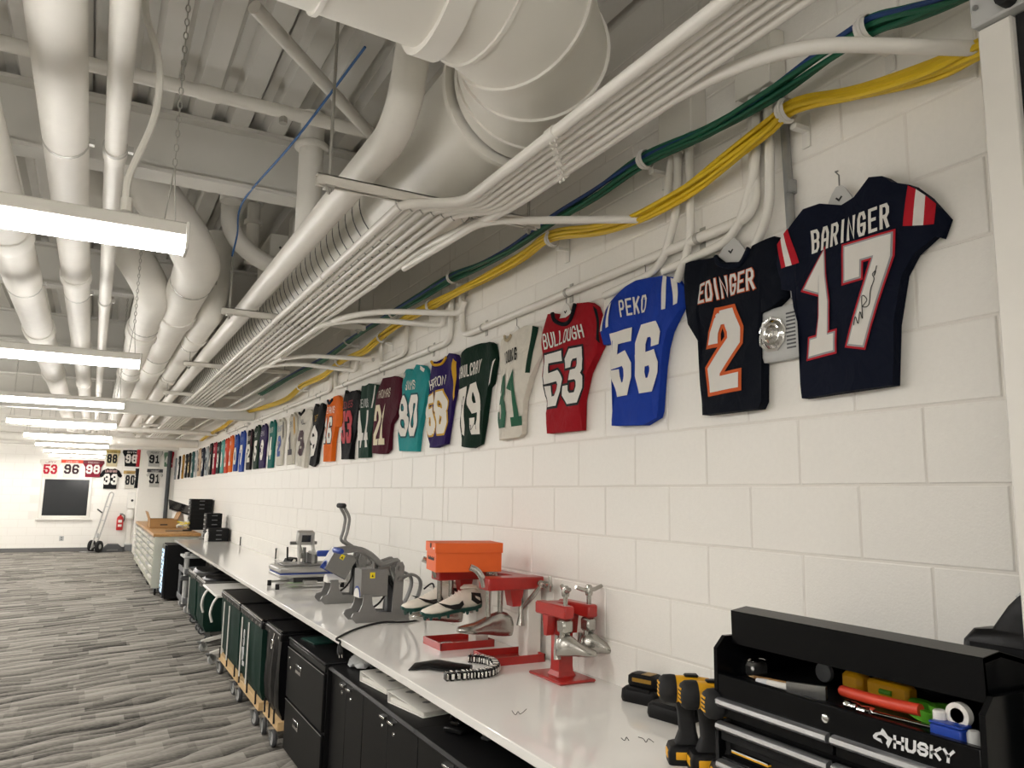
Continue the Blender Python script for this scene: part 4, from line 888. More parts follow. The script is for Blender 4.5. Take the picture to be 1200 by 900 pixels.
# ================================================================== worktop and what stands on it
ZT = .853
tw = thing('worktop', 'long glossy white worktop running the whole length of the wall', 'table', (0, 0, 0))
MB().box(-.715, -.002, .885, 13.0, ZT - .032, ZT, .003).obj('table_top', 'white_top', tw)
MB().box(-.04, -.003, .885, 13.0, ZT - .12, ZT - .034).obj('wall_cleat', 'black_cab', tw)
for y in (1.2, 2.25, 5.12, 8.95, 11.0, 12.95):
    MB().box(-.12, -.07, y - .02, y + .02, 0, ZT - .033).obj('leg', 'black_cab', tw); MB().box(-.60, -.04, y - .02, y + .02, ZT - .075, ZT - .033).obj('bracket', 'black_cab', tw)
def base(px, py): v = onz(px, py, ZT); return v
# ---- tool chest
CX0, CX1, CY0, CY1 = -.40, -.02, .90, 1.612
t = thing('tool_chest', 'black metal tool chest with silver drawer handles on the worktop', 'tool chest', (0, 0, ZT))
ch = 1.222 - ZT; sh = 1.131 - ZT
for y in (CY0, CY1 - .012): MB().prism([(CX0, 0), (CX0, ch - .03), (CX0 + .03, ch), (CX1, ch), (CX1, 0)], y, y + .012, 'y').obj('side_panel', 'black_metal', t)
MB().box(CX1 - .004, CX1, CY0 + .012, CY1 - .012, 0, ch).obj('back_panel', 'black_metal', t)
MB().box(CX0 + .02, CX1 - .004, CY0 + .012, CY1 - .012, sh - .020, sh - .016).obj('tray_floor', 'black_satin', t)
f_ = MB().box(CX0, CX0 + .02, CY0 + .012, CY1 - .012, sh - .072, sh, .003).obj('front_rail', 'black_metal', t)
MB().box(CX0 + .03, CX0 + .034, CY0 + .012, CY1 - .012, 0, sh - .07).obj('front_backing', 'black_satin', t)
MB().box(CX0, CX1, CY0 + .012, CY1 - .012, 0, .02).obj('chest_base', 'black_metal', t)
# lid: raised hood with front lip, hinged at the wall side
LX = -.362; lid = [(LX, 1.289 - ZT), (LX + .055, 1.297 - ZT), (CX1, 1.225 - ZT), (CX1, 1.215 - ZT), (LX + .06, 1.285 - ZT), (LX + .006, 1.278 - ZT), (LX + .012, 1.207 - ZT), (LX + .002, 1.205 - ZT)]
MB().prism(lid, CY0 + .02, 1.585, 'y').obj('lid', 'black_metal', t, smooth=False)
for y in (CY0 + .02, 1.582): MB().prism([(LX, 1.287 - ZT), (LX + .055, 1.295 - ZT), (CX1, 1.223 - ZT), (CX1, 1.215 - ZT), (LX + .04, 1.215 - ZT), (LX + .004, 1.207 - ZT)], y, y + .003, 'y').obj('lid_end', 'black_metal', t, smooth=False)
ymid = (onx(971, 868, CX0 - .012).y)
HZ = [onx(848, q, CX0 - .014).z - ZT for q in (826, 854, 899)]
for i, (zc, hh) in enumerate(((HZ[0] - .014, .044), (HZ[1] - .014, .044), (HZ[2] - .014, .066))):
    for (ya, yb) in ((CY0 + .016, ymid - .004), (ymid + .004, CY1 - .016)):
        d = MB().box(CX0 + .004, CX0 + .03, ya, yb, zc - hh / 2, zc + hh / 2, .002).obj('drawer', 'black_metal', t)
        pr = [(CX0 + .003, zc + .004), (CX0 - .012, zc + .006), (CX0 - .018, zc + .013), (CX0 - .016, zc + .022), (CX0 - .008, zc + .026), (CX0 + .003, zc + .026)]
        MB().prism(pr, ya + .002, yb - .002, 'y').obj('handle', 'alu_trim', d, ang=50)
yl = onx(967, 842, CX0 - .004).y; zl = onx(967, 842, CX0 - .004).z - ZT
MB().lathe([(0, .006), (.004, .006), (.009, .004), (.010, 0)], 16, T(CX0 - .001, yl, zl) @ RY(-PI / 2)).obj('lock', 'chrome', t)
# badge: lettering and dog-head emblem
c = [(onx(x, y, CX0 - .001).y, onx(x, y, CX0 - .001).z - ZT) for x, y in ((1047, 861), (1119, 880), (1118, 896), (1047, 877))]
zt_ = sh - .014; zb_ = sh - .052
c = [(c[0][0], c[0][1]), (c[1][0], c[1][1]), (c[2][0], c[2][1]), (c[3][0], c[3][1])]
def Fh(u, v): 
    a = (c[3][0] * (1 - u) + c[2][0] * u) * (1 - v) + (c[0][0] * (1 - u) + c[1][0] * u) * v; z = (c[3][1] * (1 - u) + c[2][1] * u) * (1 - v) + (c[0][1] * (1 - u) + c[1][1] * u) * v
    return Vector((CX0 - .0012, a, z))
stroke_text(MB(), 'HUSKY', .23, Fh, abs(c[0][0] - c[1][0]) / abs(c[0][1] - c[3][1])).obj('badge_letters', 'logo_white', t)
em = [(1023, 862), (1026, 858.5), (1032, 857.5), (1034, 853.5), (1037, 857), (1040, 862), (1046, 866), (1041, 876.5), (1038.5, 871), (1040, 867), (1036, 863), (1033, 861), (1029, 861.5), (1027, 864), (1032, 866), (1034, 871), (1029, 868), (1024, 865)]
pts = [(onx(x, y, CX0 - .001).y, onx(x, y, CX0 - .001).z - ZT) for x, y in em]
MB().prism(pts, CX0 - .0016, CX0 - .0004, 'x').obj('badge_emblem', 'logo_white', t, smooth=False)
# things lying in the chest tray
zs = ZT + sh - .016
def tray(px, py, X): v = onx(px, py, X); return v.y
def on_tray(px, py): v = onz(px, py, zs + .012); return v.x, v.y
def titem(name, label, cat, mb_mat, px, py, X=None, rz=0, group='odds and ends in the tool chest tray'):
    x, y = on_tray(px, py)
    if X is not None: x = X; y = tray(px, py, X)
    x = max(min(x, CX1 - .05), CX0 + .045)
    o = thing(name, label, cat, (x, y, zs), rz, group)
    for nm, mb, mt_ in mb_mat: mb.obj(nm, mt_, o)
    return o
titem('metal_box', 'small chrome box at the left end of the chest tray', 'box', [('box_body', MB().box(-.03, .03, -.035, .035, 0, .032, .006), 'steel'), ('box_lid', MB().box(-.032, .032, -.037, .037, .033, .045, .006), 'chrome')], 880, 776, -.27)
titem('marker_pen', 'white marker pen lying on the chest front edge', 'pen', [('barrel', MB().tube([(0, -.05, .012), (0, .035, .012)], .0085, 12), 'paper'), ('cap', MB().tube([(0, .035, .012), (0, .065, .012)], [.0092, .0075], 12), 'logo_white')], 915, 800, -.345, .25)
titem('putty_knife', 'flat dark steel scraper beside the marker pen', 'tool', [('blade', MB().prism([(-.012, 0), (.012, .0), (.010, .028), (-.010, .030)], -.045, .045, 'y'), 'steel')], 945, 802, -.33, .5)
titem('wrench', 'chrome wrench lying across the chest tray', 'wrench', [('wrench_shaft', MB().box(-.006, .006, -.13, .02, .004, .012, .003), 'chrome'), ('wrench_head', MB().lathe([(.008, 0), (.018, 0), (.018, .012), (.008, .012), (.008, 0)], 14, T(0, .03, .003)), 'chrome')], 1030, 824, -.335, .12)
titem('socket', 'small chrome socket with knurled bands beside the wrench', 'tool', [('socket_body', MB().lathe([(.004, 0), (.012, 0), (.012, .01), (.009, .014), (.012, .018), (.012, .03), (.004, .03)], 14, T(0, 0, .012) @ RX(PI / 2)), 'chrome')], 992, 822, -.35)
titem('socket', 'second small chrome socket in front of the wrench head', 'tool', [('socket_body', MB().lathe([(.003, 0), (.010, 0), (.010, .02), (.003, .02)], 14, T(0, 0, .010) @ RX(PI / 2)), 'chrome')], 1005, 829, -.36)
titem('orange_pliers', 'orange-red handled tool lying at the back of the tray', 'tool', [('handle', MB().tube(spline([(0, -.12, .03), (0, -.03, .026), (.01, .06, .024), (.02, .09, .022)]), .013, 10), 'orange_tool')], 1020, 806, -.30, .0)
titem('yellow_tool', 'yellow tape measure under the chest lid, left of two', 'tool', [('case', MB().box(-.025, .025, -.03, .03, 0, .055, .012), 'yellow_tool'), ('blade_slot', MB().box(-.0262, -.024, -.02, .02, .008, .018), 'black_plastic')], 1003, 786, -.20)
titem('yellow_tool', 'yellow level block under the chest lid, right of two', 'tool', [('case', MB().box(-.02, .02, -.055, .055, 0, .052, .008), 'yellow_tool'), ('vial', MB().cyl((-.0205, -.015, .03), (-.0205, .015, .03), .006, 10), 'green_bright')], 1044, 796, -.21)
titem('tape_roll', 'green tape roll at the back of the tray', 'tape', [('roll', MB().lathe([(.018, 0), (.034, 0), (.034, .022), (.018, .022), (.018, 0)], 24, T(0, 0, .012) @ RX(.3)), 'green_bright')], 1081, 812, -.27)
titem('tape_roll', 'second green tape roll beside the white cap', 'tape', [('roll', MB().lathe([(.016, 0), (.03, 0), (.03, .02), (.016, .02), (.016, 0)], 24, T(0, 0, .02)), 'green_bright')], 1106, 818, -.26)
titem('tape_roll', 'white ring of tape standing at the right of the tray', 'tape', [('roll', MB().lathe([(.014, -.008), (.024, -.008), (.024, .008), (.014, .008), (.014, -.008)], 24, T(0, 0, .05) @ RY(PI / 2)), 'paper')], 1124, 834, -.335)
titem('glue_bottle', 'small white bottle behind the blue box', 'bottle', [('bottle_body', MB().lathe([(.012, 0), (.012, .02), (.013, .022), (.013, .05), (.010, .053)], 16), 'white_plastic'), ('band', MB().lathe([(.0125, .018), (.0136, .018), (.0136, .022), (.0125, .022)], 16), 'ink')], 1101, 834, -.345)
titem('blue_box', 'small blue plastic box at the right of the tray', 'box', [('box_body', MB().box(-.018, .018, -.035, .03, 0, .030, .003), 'blue_plastic'), ('box_lid', MB().box(-.019, .019, -.036, .031, .031, .036, .002), 'blue_plastic')], 1110, 848, -.36)
titem('steel_weight', 'small grey cylinder at the right end of the tray', 'part', [('slug', MB().lathe([(.0, 0), (.013, 0), (.013, .028), (.009, .033), (0, .033)], 14), 'light_grey')], 1137, 848, -.365)
titem('dial_gauge', 'dull round gauge at the back of the tray', 'gauge', [('dial', MB().lathe([(0, 0), (.024, 0), (.024, .012), (.018, .014), (0, .012)], 20, T(0, 0, .03) @ RY(-PI / 2)), 'grey_plastic')], 968, 782, -.18)
titem('pencil', 'brown pencil lying behind the marker pen', 'pencil', [('barrel', MB().tube([(0, -.06, .006), (0, .05, .006)], .004, 6), 'card'), ('tip', MB().tube([(0, .05, .006), (0, .065, .006)], [.004, .0008], 6), 'pine')], 905, 790, -.30, .3)
tp = thing('ruler', 'yellow and black ruler sticking out of a chest drawer', 'ruler', (CX0 - .006, onx(880, 892, CX0).y, ZT + sh - .183), 0)
MB().box(0, .012, -.06, .06, 0, .003).obj('blade', 'yellow_tool', tp); MB().box(0, .012, -.06, .06, .004, .007).obj('edge', 'chrome', tp)
# dark bag standing right of the chest
bg = thing('tool_pouch', 'black pouch with grey handle lying on the right end of the tool chest lid', 'bag', (-.12, 1.0, 1.255))
MB().loft([[(x * s_, y * q + dy, z) for x, y in rrect(.055, .085, .02)] for z, s_, q, dy in ((0, 1, 1, 0), (.03, 1.0, .95, 0), (.055, .8, .85, -.01), (.06, .75, .62, -.03), (.11, .55, .42, -.045), (.135, .4, .28, -.055))]).obj('pouch_body', 'black_vinyl', bg)
MB().tube(spline([(-.012, -.03, .125), (-.012, -.055, .145), (-.012, -.08, .13)]), .011, 8).obj('handle', 'light_grey', bg)
MB().box(-.058, -.05, -.06, .06, .012, .03, .002).obj('front_seam', 'black_satin', bg)

# ---- cordless drills and chargers
def drill(label, px, py, rz):
    v = base(px, py); t = thing('cordless_drill', label, 'drill', (v.x, v.y, ZT), rz, 'cordless drills')
    # local: barrel along +x (toward the wall), rear of motor faces -x
    bt = MB().loft([[(x, y, z) for x, y in rrect(a, b, .012)] for z, a, b in ((0, .058, .036), (.03, .060, .038), (.048, .054, .033), (.052, .045, .028))]).obj('battery', 'black_plastic', t)
    MB().box(-.061, -.057, -.018, .018, .014, .036, .003).obj('latch', 'yellow_tool', bt); MB().box(-.04, .04, -.0395, -.036, .016, .036, .002).obj('label', 'yellow_tool', bt)
    MB().loft([[(x + dx, y, z) for x, y in rrect(a, b, .01)] for z, dx, a, b in ((.052, -.004, .034, .022), (.085, -.002, .024, .018), (.13, -.006, .023, .0175), (.165, -.008, .027, .02))]).obj('grip', 'black_rubber', t)
    MB().loft([[(x, yy * r, .195 + zz * r) for yy, zz in [(math.cos(k * PI / 8), math.sin(k * PI / 8)) for k in range(16)]] for x, r in ((-.062, .031), (-.058, .036), (-.02, .037), (.03, .035), (.06, .031))]).obj('motor_housing', 'yellow_tool', t, ang=50)
    MB().loft([[(x, yy * r, .195 + zz * r) for yy, zz in [(math.cos(k * PI / 8), math.sin(k * PI / 8)) for k in range(16)]] for x, r in ((-.082, .018), (-.078, .030), (-.066, .038), (-.045, .0395), (-.035, .038))]).obj('rear_cap', 'black_rubber', t, ang=50)
    m = MB()
    for k in range(4): m.box(-.0835, -.079, -.016, .016, .176 + k * .011, .182 + k * .011, .001)
    m.obj('vent_ring', 'yellow_tool', t)
    MB().loft([[(x, yy * r, .195 + zz * r) for yy, zz in [(math.cos(k * PI / 7), math.sin(k * PI / 7)) for k in range(14)]] for x, r in ((.06, .026), (.085, .027), (.09, .022), (.125, .020), (.13, .012))]).obj('chuck', 'black_plastic', t, ang=50)
    MB().box(-.01, .03, -.014, .014, .228, .236, .004).obj('speed_switch', 'black_plastic', t); MB().box(.012, .03, -.008, .008, .11, .15, .004).obj('trigger', 'black_plastic', t)
    return t
drill('yellow and black cordless drill standing on its battery, left of three', 807, 893, -.55)
drill('yellow and black cordless drill standing on its battery, middle of three', 833, 903, -.50)
drill('yellow and black cordless drill mostly hidden behind the tool chest, right of three', 862, 917, -.45)
def charger(label, px, py, rz, bat=True):
    v = base(px, py); t = thing('battery_charger', label, 'charger', (v.x, v.y, ZT), rz, 'battery chargers')
    MB().loft([[(x, y, z) for x, y in rrect(a, b, .02)] for z, a, b in ((0, .055, .075), (.012, .058, .078), (.04, .056, .076), (.05, .048, .066))]).obj('charger_base', 'black_plastic', t)
    MB().box(-.056, -.05, -.05, .05, .04, .055, .004).obj('front_lip', 'black_plastic', t)
    if bat:
        b = MB().loft([[(x, y, z) for x, y in rrect(a, q, .012)] for z, a, q in ((.052, .034, .055), (.065, .037, .058), (.088, .036, .057), (.096, .028, .048))]).obj('battery', 'black_plastic', t)
        MB().box(-.0385, -.036, -.045, .035, .070, .084, .002).obj('label', 'brass', b); MB().box(-.025, .025, -.035, .005, .0955, .0975, .001).obj('label', 'brass', b)
        m = MB(); [m.box(.02 + 0, .04, -.055 + k * .01, -.05 + k * .01, .05, .056) for k in range(8)]; m.obj('vent_rib', 'black_plastic', t)
    return t
charger('black battery charger with a battery docked on it beside the wall', 757, 822, .35)
charger('empty black battery charger behind the drills', 790, 842, .2, False)
# ---- shoe stretchers
def last(mb, M, L=.25, w=.075, hgt=.11):
    """metal shoe last: toe toward +x, sole at z=0"""
    rings = []
    for x, ww, h, zb, rnd in ((-.5, .36, .62, .05, 1), (-.46, .62, .80, .03, 1), (-.36, .78, .95, .0, 1), (-.22, .74, 1.0, .0, 1), (-.08, .72, .86, .02, 1), (.08, .86, .62, .02, 1), (.22, 1.0, .46, .0, 1), (.36, .9, .36, .0, 1), (.46, .62, .28, .02, 1), (.5, .30, .18, .05, 1)):
        r = []
        for k in range(16):
            a = 2 * PI * k / 16; cz = (h + zb) / 2; rz_ = (h - zb) / 2
            y = math.copysign(abs(math.cos(a)) ** .8, math.cos(a)) * ww * w / 2 * (1 if math.sin(a) < .2 else 1 - .45 * (math.sin(a) - .2)); z = (cz + rz_ * math.copysign(abs(math.sin(a)) ** .8, math.sin(a))) * hgt
            r.append(M @ Vector((x * L, y, z)))
        rings.append(r)
    return mb.loft(rings)
def stretcher_arm(t, x, y, ztop, ln, toe, hrot=0.0):
    """cast arm with its spindle handle, clamp jaw and last, hanging from ztop; arm points along 'toe' angle in plan"""
    R = T(x, y, 0) @ RZ(toe)
    a = MB(); a.M = R
    a.box(-.02, ln, -.024, .024, ztop - .05, ztop, .006); a.prism([(.03, ztop - .05), (.075, ztop - .05), (.062, ztop - .13), (.042, ztop - .13)], -.018, .018, 'y')
    arm = a.obj('arm', 'red_cast', t)
    h = MB(); h.M = R
    h.cyl((ln - .03, 0, ztop), (ln - .03, 0, ztop + .05), .010, 10); h.lathe([(.014, 0), (.016, .01), (.014, .035), (.009, .042)], 12, T(ln - .03, 0, ztop + .035)); hs = ztop + .058
    h.M = R @ T(ln - .03, 0, 0) @ RZ(hrot) @ T(-ln + .03, 0, 0)
    h.tube([(ln - .03, -.065, hs + .012), (ln - .03, -.03, hs), (ln - .03, 0, hs - .004), (ln - .03, .03, hs), (ln - .03, .065, hs + .012)], [.008, .0085, .0095, .0085, .008], 10); h.obj('spindle_handle', 'cast_alu', t)
    j = MB(); j.M = R
    j.box(ln - .06, ln - .005, -.024, .024, ztop - .105, ztop - .052, .008)
    for s in (-1, 1): j.tube([(ln - .032, s * .012, ztop - .09), (ln - .034, s * .012, ztop - .15), (ln - .02, s * .010, ztop - .175)], [.012, .011, .012], 10)
    j.tube([(ln - .085, 0, ztop - .12), (ln - .09, 0, ztop - .18), (ln - .085, 0, ztop - .215)], [.011, .013, .016], 10); j.obj('clamp', 'cast_alu', t)
    Q = R @ T(ln - .03, 0, ztop - .195) @ RZ(-toe - .42) @ T(.045, 0, 0)
    l = MB(); last(l, Q, .165, .068, .088)
    l.obj('shoe_last', 'cast_alu', t)
vL, vF, vR = base(630, 792), base(657, 805), base(700, 797)
# small double stretcher on a square foot
bx, by = -.135, 2.79
t = thing('shoe_stretcher', 'small red cast iron double shoe stretcher with two metal lasts, nearest one', 'shoe stretcher', (bx, by, ZT), 0, 'red shoe stretchers')
MB().box(-.085, .085, -.125, .125, 0, .012, .005).obj('foot_plate', 'red_cast', t)
MB().loft([[(x, y, z) for x, y in ((-a, -a), (a, -a), (a, a), (-a, a))] for z, a in ((.012, .042), (.03, .034), (.05, .032), (.255, .032))]).obj('post', 'red_cast', t, smooth=False)
MB().box(-.07, .085, .02, .09, .252, .294, .006).obj('bridge', 'red_cast', t)
stretcher_arm(t, -.06, .06, .300, .20, -PI / 2 + .04, 1.2); stretcher_arm(t, .065, .08, .298, .20, -PI / 2 + .04)
# tall stretchers with white posts on red trays
def tall_stretcher(label, x0, x1, y0, y1, px, py, ztop, hand=True, shoes=False):
    t = thing('shoe_stretcher', label, 'shoe stretcher', ((x0 + x1) / 2, (y0 + y1) / 2, ZT), 0, 'red shoe stretchers')
    cx_, cy_ = (x0 + x1) / 2, (y0 + y1) / 2; a, b = (x1 - x0) / 2, (y1 - y0) / 2
    MB().box(-a, a, -b, b, 0, .006).obj('tray_floor', 'red_cast', t)
    for q in ((-a, a, -b, -b + .006), (-a, a, b - .006, b), (-a, -a + .006, -b, b), (a - .006, a, -b, b)): MB().box(q[0], q[1], q[2], q[3], .006, .034).obj('tray_rim', 'red_cast', t)
    lx, ly = px - cx_, py - cy_
    MB().box(lx - .034, lx + .034, ly - .045, ly + .045, .006, ztop - .02, .004).obj('post', 'white_metal', t)
    MB().box(lx - .24, lx + .045, ly - .05, ly + .05, ztop - .055, ztop, .005).obj('head_beam', 'red_cast', t)
    MB().box(lx - .045, lx + .035, ly + .05, ly + .36, ztop - .05, ztop - .005, .005).obj('cross_beam', 'red_cast', t)
    for q in (ly, ):
        MB().prism([(lx - .12, ztop - .055), (lx - .05, ztop - .055), (lx - .065, ztop - .13), (lx - .105, ztop - .13)], q - .03, q + .03, 'y').obj('jaw_block', 'red_cast', t)
        m = MB()
        for dx in (-.215, -.155): m.tube([(lx + dx, q, ztop - .05), (lx + dx, q, ztop - .16), (lx + dx + .01, q, ztop - .20)], [.013, .012, .011], 10)
        m.tube([(lx - .06, q - .02, ztop - .07), (lx - .058, q - .02, ztop - .17), (lx - .06, q - .02, ztop - .215)], [.010, .012, .019], 10); m.obj('clamp_rod', 'cast_alu', t)
        sx_ = lx + .018; m = MB(); m.cyl((sx_, q - .05, ztop - .03), (sx_, q - .15, ztop - .03), .013, 12); [m.cyl((sx_, q - .06 - k * .018, ztop - .03), (sx_, q - .066 - k * .018, ztop - .03), .0165, 12) for k in range(4)]; m.tube([(sx_, q - .145, ztop - .055), (sx_, q - .15, ztop - .03), (sx_, q - .145, ztop + .01)], .008, 8); m.obj('spindle', 'cast_alu', t)
        m = MB(); m.tube(spline([(lx - .235, q, ztop - .04), (lx - .25, q, ztop + .0), (lx - .27, q + .01, ztop + .03), (lx - .30, q + .02, ztop + .045)]), [.015] * 25, 10); m.obj('lever_handle', 'cast_alu', t)
        l = MB(); last(l, T(lx - .23, q, ztop - .25) @ RZ(PI) @ RY(-.12), .27, .08, .11); l.obj('shoe_last', 'cast_alu', t)
    return t
tall_stretcher('red shoe stretcher on a white post with red tray, middle one', -.30, -.04, 3.08, 3.28, -.065, 3.18, .365)
tall_stretcher('red shoe stretcher carrying the cleats under the orange box, farthest one', -.375, -.09, 3.48, 3.70, -.14, 3.56, .374)
m = thing('spare_ring', 'small chrome ring lying in the farthest red tray', 'ring', (-.31, 3.55, ZT + .007)); MB().lathe([(.022, 0), (.035, 0), (.032, .014), (.024, .014), (.022, 0)], 20).obj('ring_body', 'chrome', m)
m = thing('spare_ring', 'small dark steel nut lying in the farthest red tray', 'ring', (-.25, 3.55, ZT + .007)); MB().lathe([(.008, 0), (.02, 0), (.02, .012), (.008, .012), (.008, 0)], 6).obj('ring_body', 'steel', m)
ab = MB().tube([onx(609, 716, -.12), onx(624, 699, -.10), onx(634, 686, -.09)], [.009, .012, .009], 10)
tag(ab.obj('tommy_bar', 'cast_alu'), 'metal tommy bar sticking out of the middle stretcher', 'handle')
# ---- cleats
def cleat(label, loc, rz, tilt):
    t = thing('football_cleat', label, 'shoe', loc, rz, 'white football cleats'); t.rotation_euler = (0, tilt, rz)
    up = []; so = []
    sec = [(-.148, .040, .075, .030), (-.138, .060, .105, .024), (-.11, .068, .118, .018), (-.07, .066, .112, .018), (-.03, .070, .098, .020), (.02, .080, .078, .018), (.07, .090, .062, .014), (.11, .084, .054, .016), (.14, .060, .046, .022), (.152, .030, .036, .030)]
    for x, w_, h_, zb in sec:
        r = []
        for k in range(18):
            a = 2 * PI * k / 18; s_, c_ = math.sin(a), math.cos(a); nar = 1 if s_ < 0 else 1 - .42 * s_ ** 1.5
            r.append((x, math.copysign(abs(c_) ** .75, c_) * w_ / 2 * nar, (h_ + zb) / 2 + (h_ - zb) / 2 * math.copysign(abs(s_) ** .8, s_)))
        up.append(r)
        so.append([(x * 1.01, s * w_ / 2 * 1.03 * q, z) for s, q, z in ((-1, 1, zb + .008), (-1, .9, zb - .008), (1, .9, zb - .008), (1, 1, zb + .008))])
    u_ = MB().loft(up).obj('upper', 'leather_white', t, ang=60)
    MB().loft(so).obj('sole', 'sole_green', t, ang=30)
    for i, (x, y) in enumerate([(-.12, -.022), (-.12, .022), (-.07, -.022), (-.07, .022), (.03, -.03), (.03, .03), (.075, -.033), (.075, .033), (.115, -.026), (.115, .026), (.135, 0)]):
        MB().lathe([(.0085, 0), (.007, -.012), (.005, -.016)], 8, T(x, y, .010 if x > -.1 else .016)).obj('stud', 'sole_green', t)
    for s in (-1, 1):
        pts = [(-.085, .074), (-.045, .046), (-.005, .030), (.030, .028), (.050, .046), (.044, .064), (.026, .052), (-.02, .052)]
        F3 = lambda x, z, o=.0045: Vector((x, s * (o + .5 * (.066 + (.024 * (x + .07) / .14 if x > -.07 else 0)) * (1 - .10 * max(0, (z - .05) / .05))), z))
        MB().add([F3(-x + .0, z) for x, z in pts] + [F3(-x, z, -.004) for x, z in pts], [tuple(range(8)), tuple(range(15, 7, -1))] + [(i, (i + 1) % 8, (i + 1) % 8 + 8, i + 8) for i in range(8)]).obj('side_emblem', 'shoe_black', t)
        MB().loft([[Vector((-.148, s * .027, .04)), Vector((-.12, s * .0385, .036)), Vector((-.09, s * .0385, .06)), Vector((-.095, s * .034, .095)), Vector((-.14, s * .032, .085))], [Vector((-.148, s * .018, .04)), Vector((-.12, s * .03, .036)), Vector((-.09, s * .03, .06)), Vector((-.095, s * .024, .095)), Vector((-.14, s * .022, .085))]]).obj('heel_patch', 'shoe_black', t)
    for k in range(6):
        x = -.045 + k * .018; z = .104 - k * .0078
        MB().tube([(x, -.022, z - .012), (x + .004, 0, z + .003), (x, .022, z - .012)], .0032, 6).obj('lace', 'lace_white', t)
    MB().tube([(-.135, -.018, .105), (-.12, -.026, .118), (-.08, -.024, .122), (-.055, 0, .118), (-.08, .024, .122), (-.12, .026, .118), (-.135, .018, .105), (-.14, 0, .107), (-.135, -.018, .105)], .0065, 8).obj('ankle_collar', 'leather_white', t)
    return t
cleat('white football cleat with black side mark and green studs, front one on stretcher', (-.325, 3.47, ZT + .165), PI - .06, .10)
cleat('white football cleat with green sole on the stretcher, rear one', (-.36, 3.64, ZT + .170), PI - .04, .10)
# ---- orange shoe box on the far stretcher
b0 = ZT + .378
v_ = onz(510, 671, b0); w_, d_ = .318, .20; hb = .128
t = thing('shoe_box', 'bright orange shoe box with lid resting on the red stretchers', 'box', (v_.x, v_.y, b0), -.17)
MB().box(.002, w_ - .002, .002, d_ - .002, 0, hb - .01).obj('box_body', 'orange_card', t, smooth=False)
ld = MB().box(-.003, w_ + .003, -.003, d_ + .003, hb - .042, hb + .003, .001).obj('lid', 'orange_card', t, smooth=False)
MB().lathe([(0, 0), (.012, 0), (.012, .002), (0, .002)], 14, T(-.0035, d_ * .45, hb - .012) @ RY(-PI / 2)).obj('finger_hole', 'ink', ld)
m = MB(); [m.box(-.0008, .0022, d_ * .2 + k * .012, d_ * .2 + k * .012 + .007, .05, .05 + (.010 if k % 3 else .016)) for k in range(10)]; m.obj('printed_label', 'ink', t)
m = MB(); m.box(-.0042, -.0031, d_ * .10, d_ * .10 + .02, hb - .026, hb - .018); m.obj('printed_mark', 'paper', ld)
# ---- black strap with studs near the worktop edge
vb = [(480, 783), (500, 777), (520, 781), (545, 783), (565, 780), (577, 783), (581, 789), (570, 795), (548, 797), (520, 798)]
t = thing('studded_strap', 'black sleeve with curled band of black and white studs at the worktop edge', 'strap', (0, 0, ZT))
def tp_(px, py, z=0): v = onz(px, py, ZT); return Vector((v.x, v.y, z))
cen_ = [tp_(479, 786), tp_(492, 783), tp_(508, 782), tp_(530, 786), tp_(552, 787)]
wd = [.004, .05, .07, .06, .035]; hgt = [.004, .02, .028, .03, .026]; rings = []
for i, p in enumerate(cen_):
    d = (cen_[min(i + 1, 4)] - cen_[max(i - 1, 0)]).normalized(); nrm = Vector((-d.y, d.x, 0))
    rings.append([p + nrm * (math.cos(a) * wd[i]) + Vector((0, 0, max(.001, hgt[i] * (.5 + .5 * math.sin(a))))) for a in [2 * PI * k / 12 for k in range(12)]])
MB().loft(rings).obj('sleeve', 'black_vinyl', t, ang=70)
band = spline([tp_(549, 776), tp_(563, 777), tp_(575, 780), tp_(581, 786), tp_(575, 792), tp_(560, 795), tp_(545, 796), tp_(520, 798)], 4)
for i in range(len(band) - 1):
    p = band[i]; d = (band[i + 1] - p); a = math.atan2(d.y, d.x); ln = d.length
    s = MB(); s.M = T(p.x, p.y, 0) @ RZ(a); s.box(0, ln * .80, -.018, .018, .0, .034, .004); so_ = s.obj('stud_link', 'black_gloss', t)
    s = MB(); s.M = T(p.x, p.y, 0) @ RZ(a); s.box(ln * .15, ln * .62, -.0195, -.016, .006, .027, .002); s.box(ln * .1, ln * .6, .016, .0195, .006, .027, .002); s.box(ln * .2, ln * .6, -.012, .012, .033, .036, .001); s.obj('stud', 'chrome' if i % 2 else 'paper', so_)
# ---- pencil scribbles on the worktop
for i, pl in enumerate(([(600, 833), (604, 838), (607, 834), (610, 837), (617, 831)], [(728, 865), (732, 868), (734, 864), (737, 868)], [(748, 864), (754, 866), (757, 870), (760, 866), (766, 870)])):
    m = MB().tube(spline([tp_(x, y, .001) for x, y in pl], 4), .0013, 4); o = m.obj('pen_mark', 'ink'); o.location.z = ZT - .0006
    tag(o, ['short pen scribble on the worktop left of the tool chest', 'tiny pen mark on the worktop near the drills, left one', 'tiny pen mark on the worktop near the drills, right one'][i], 'pen mark', 'pen marks on the worktop')
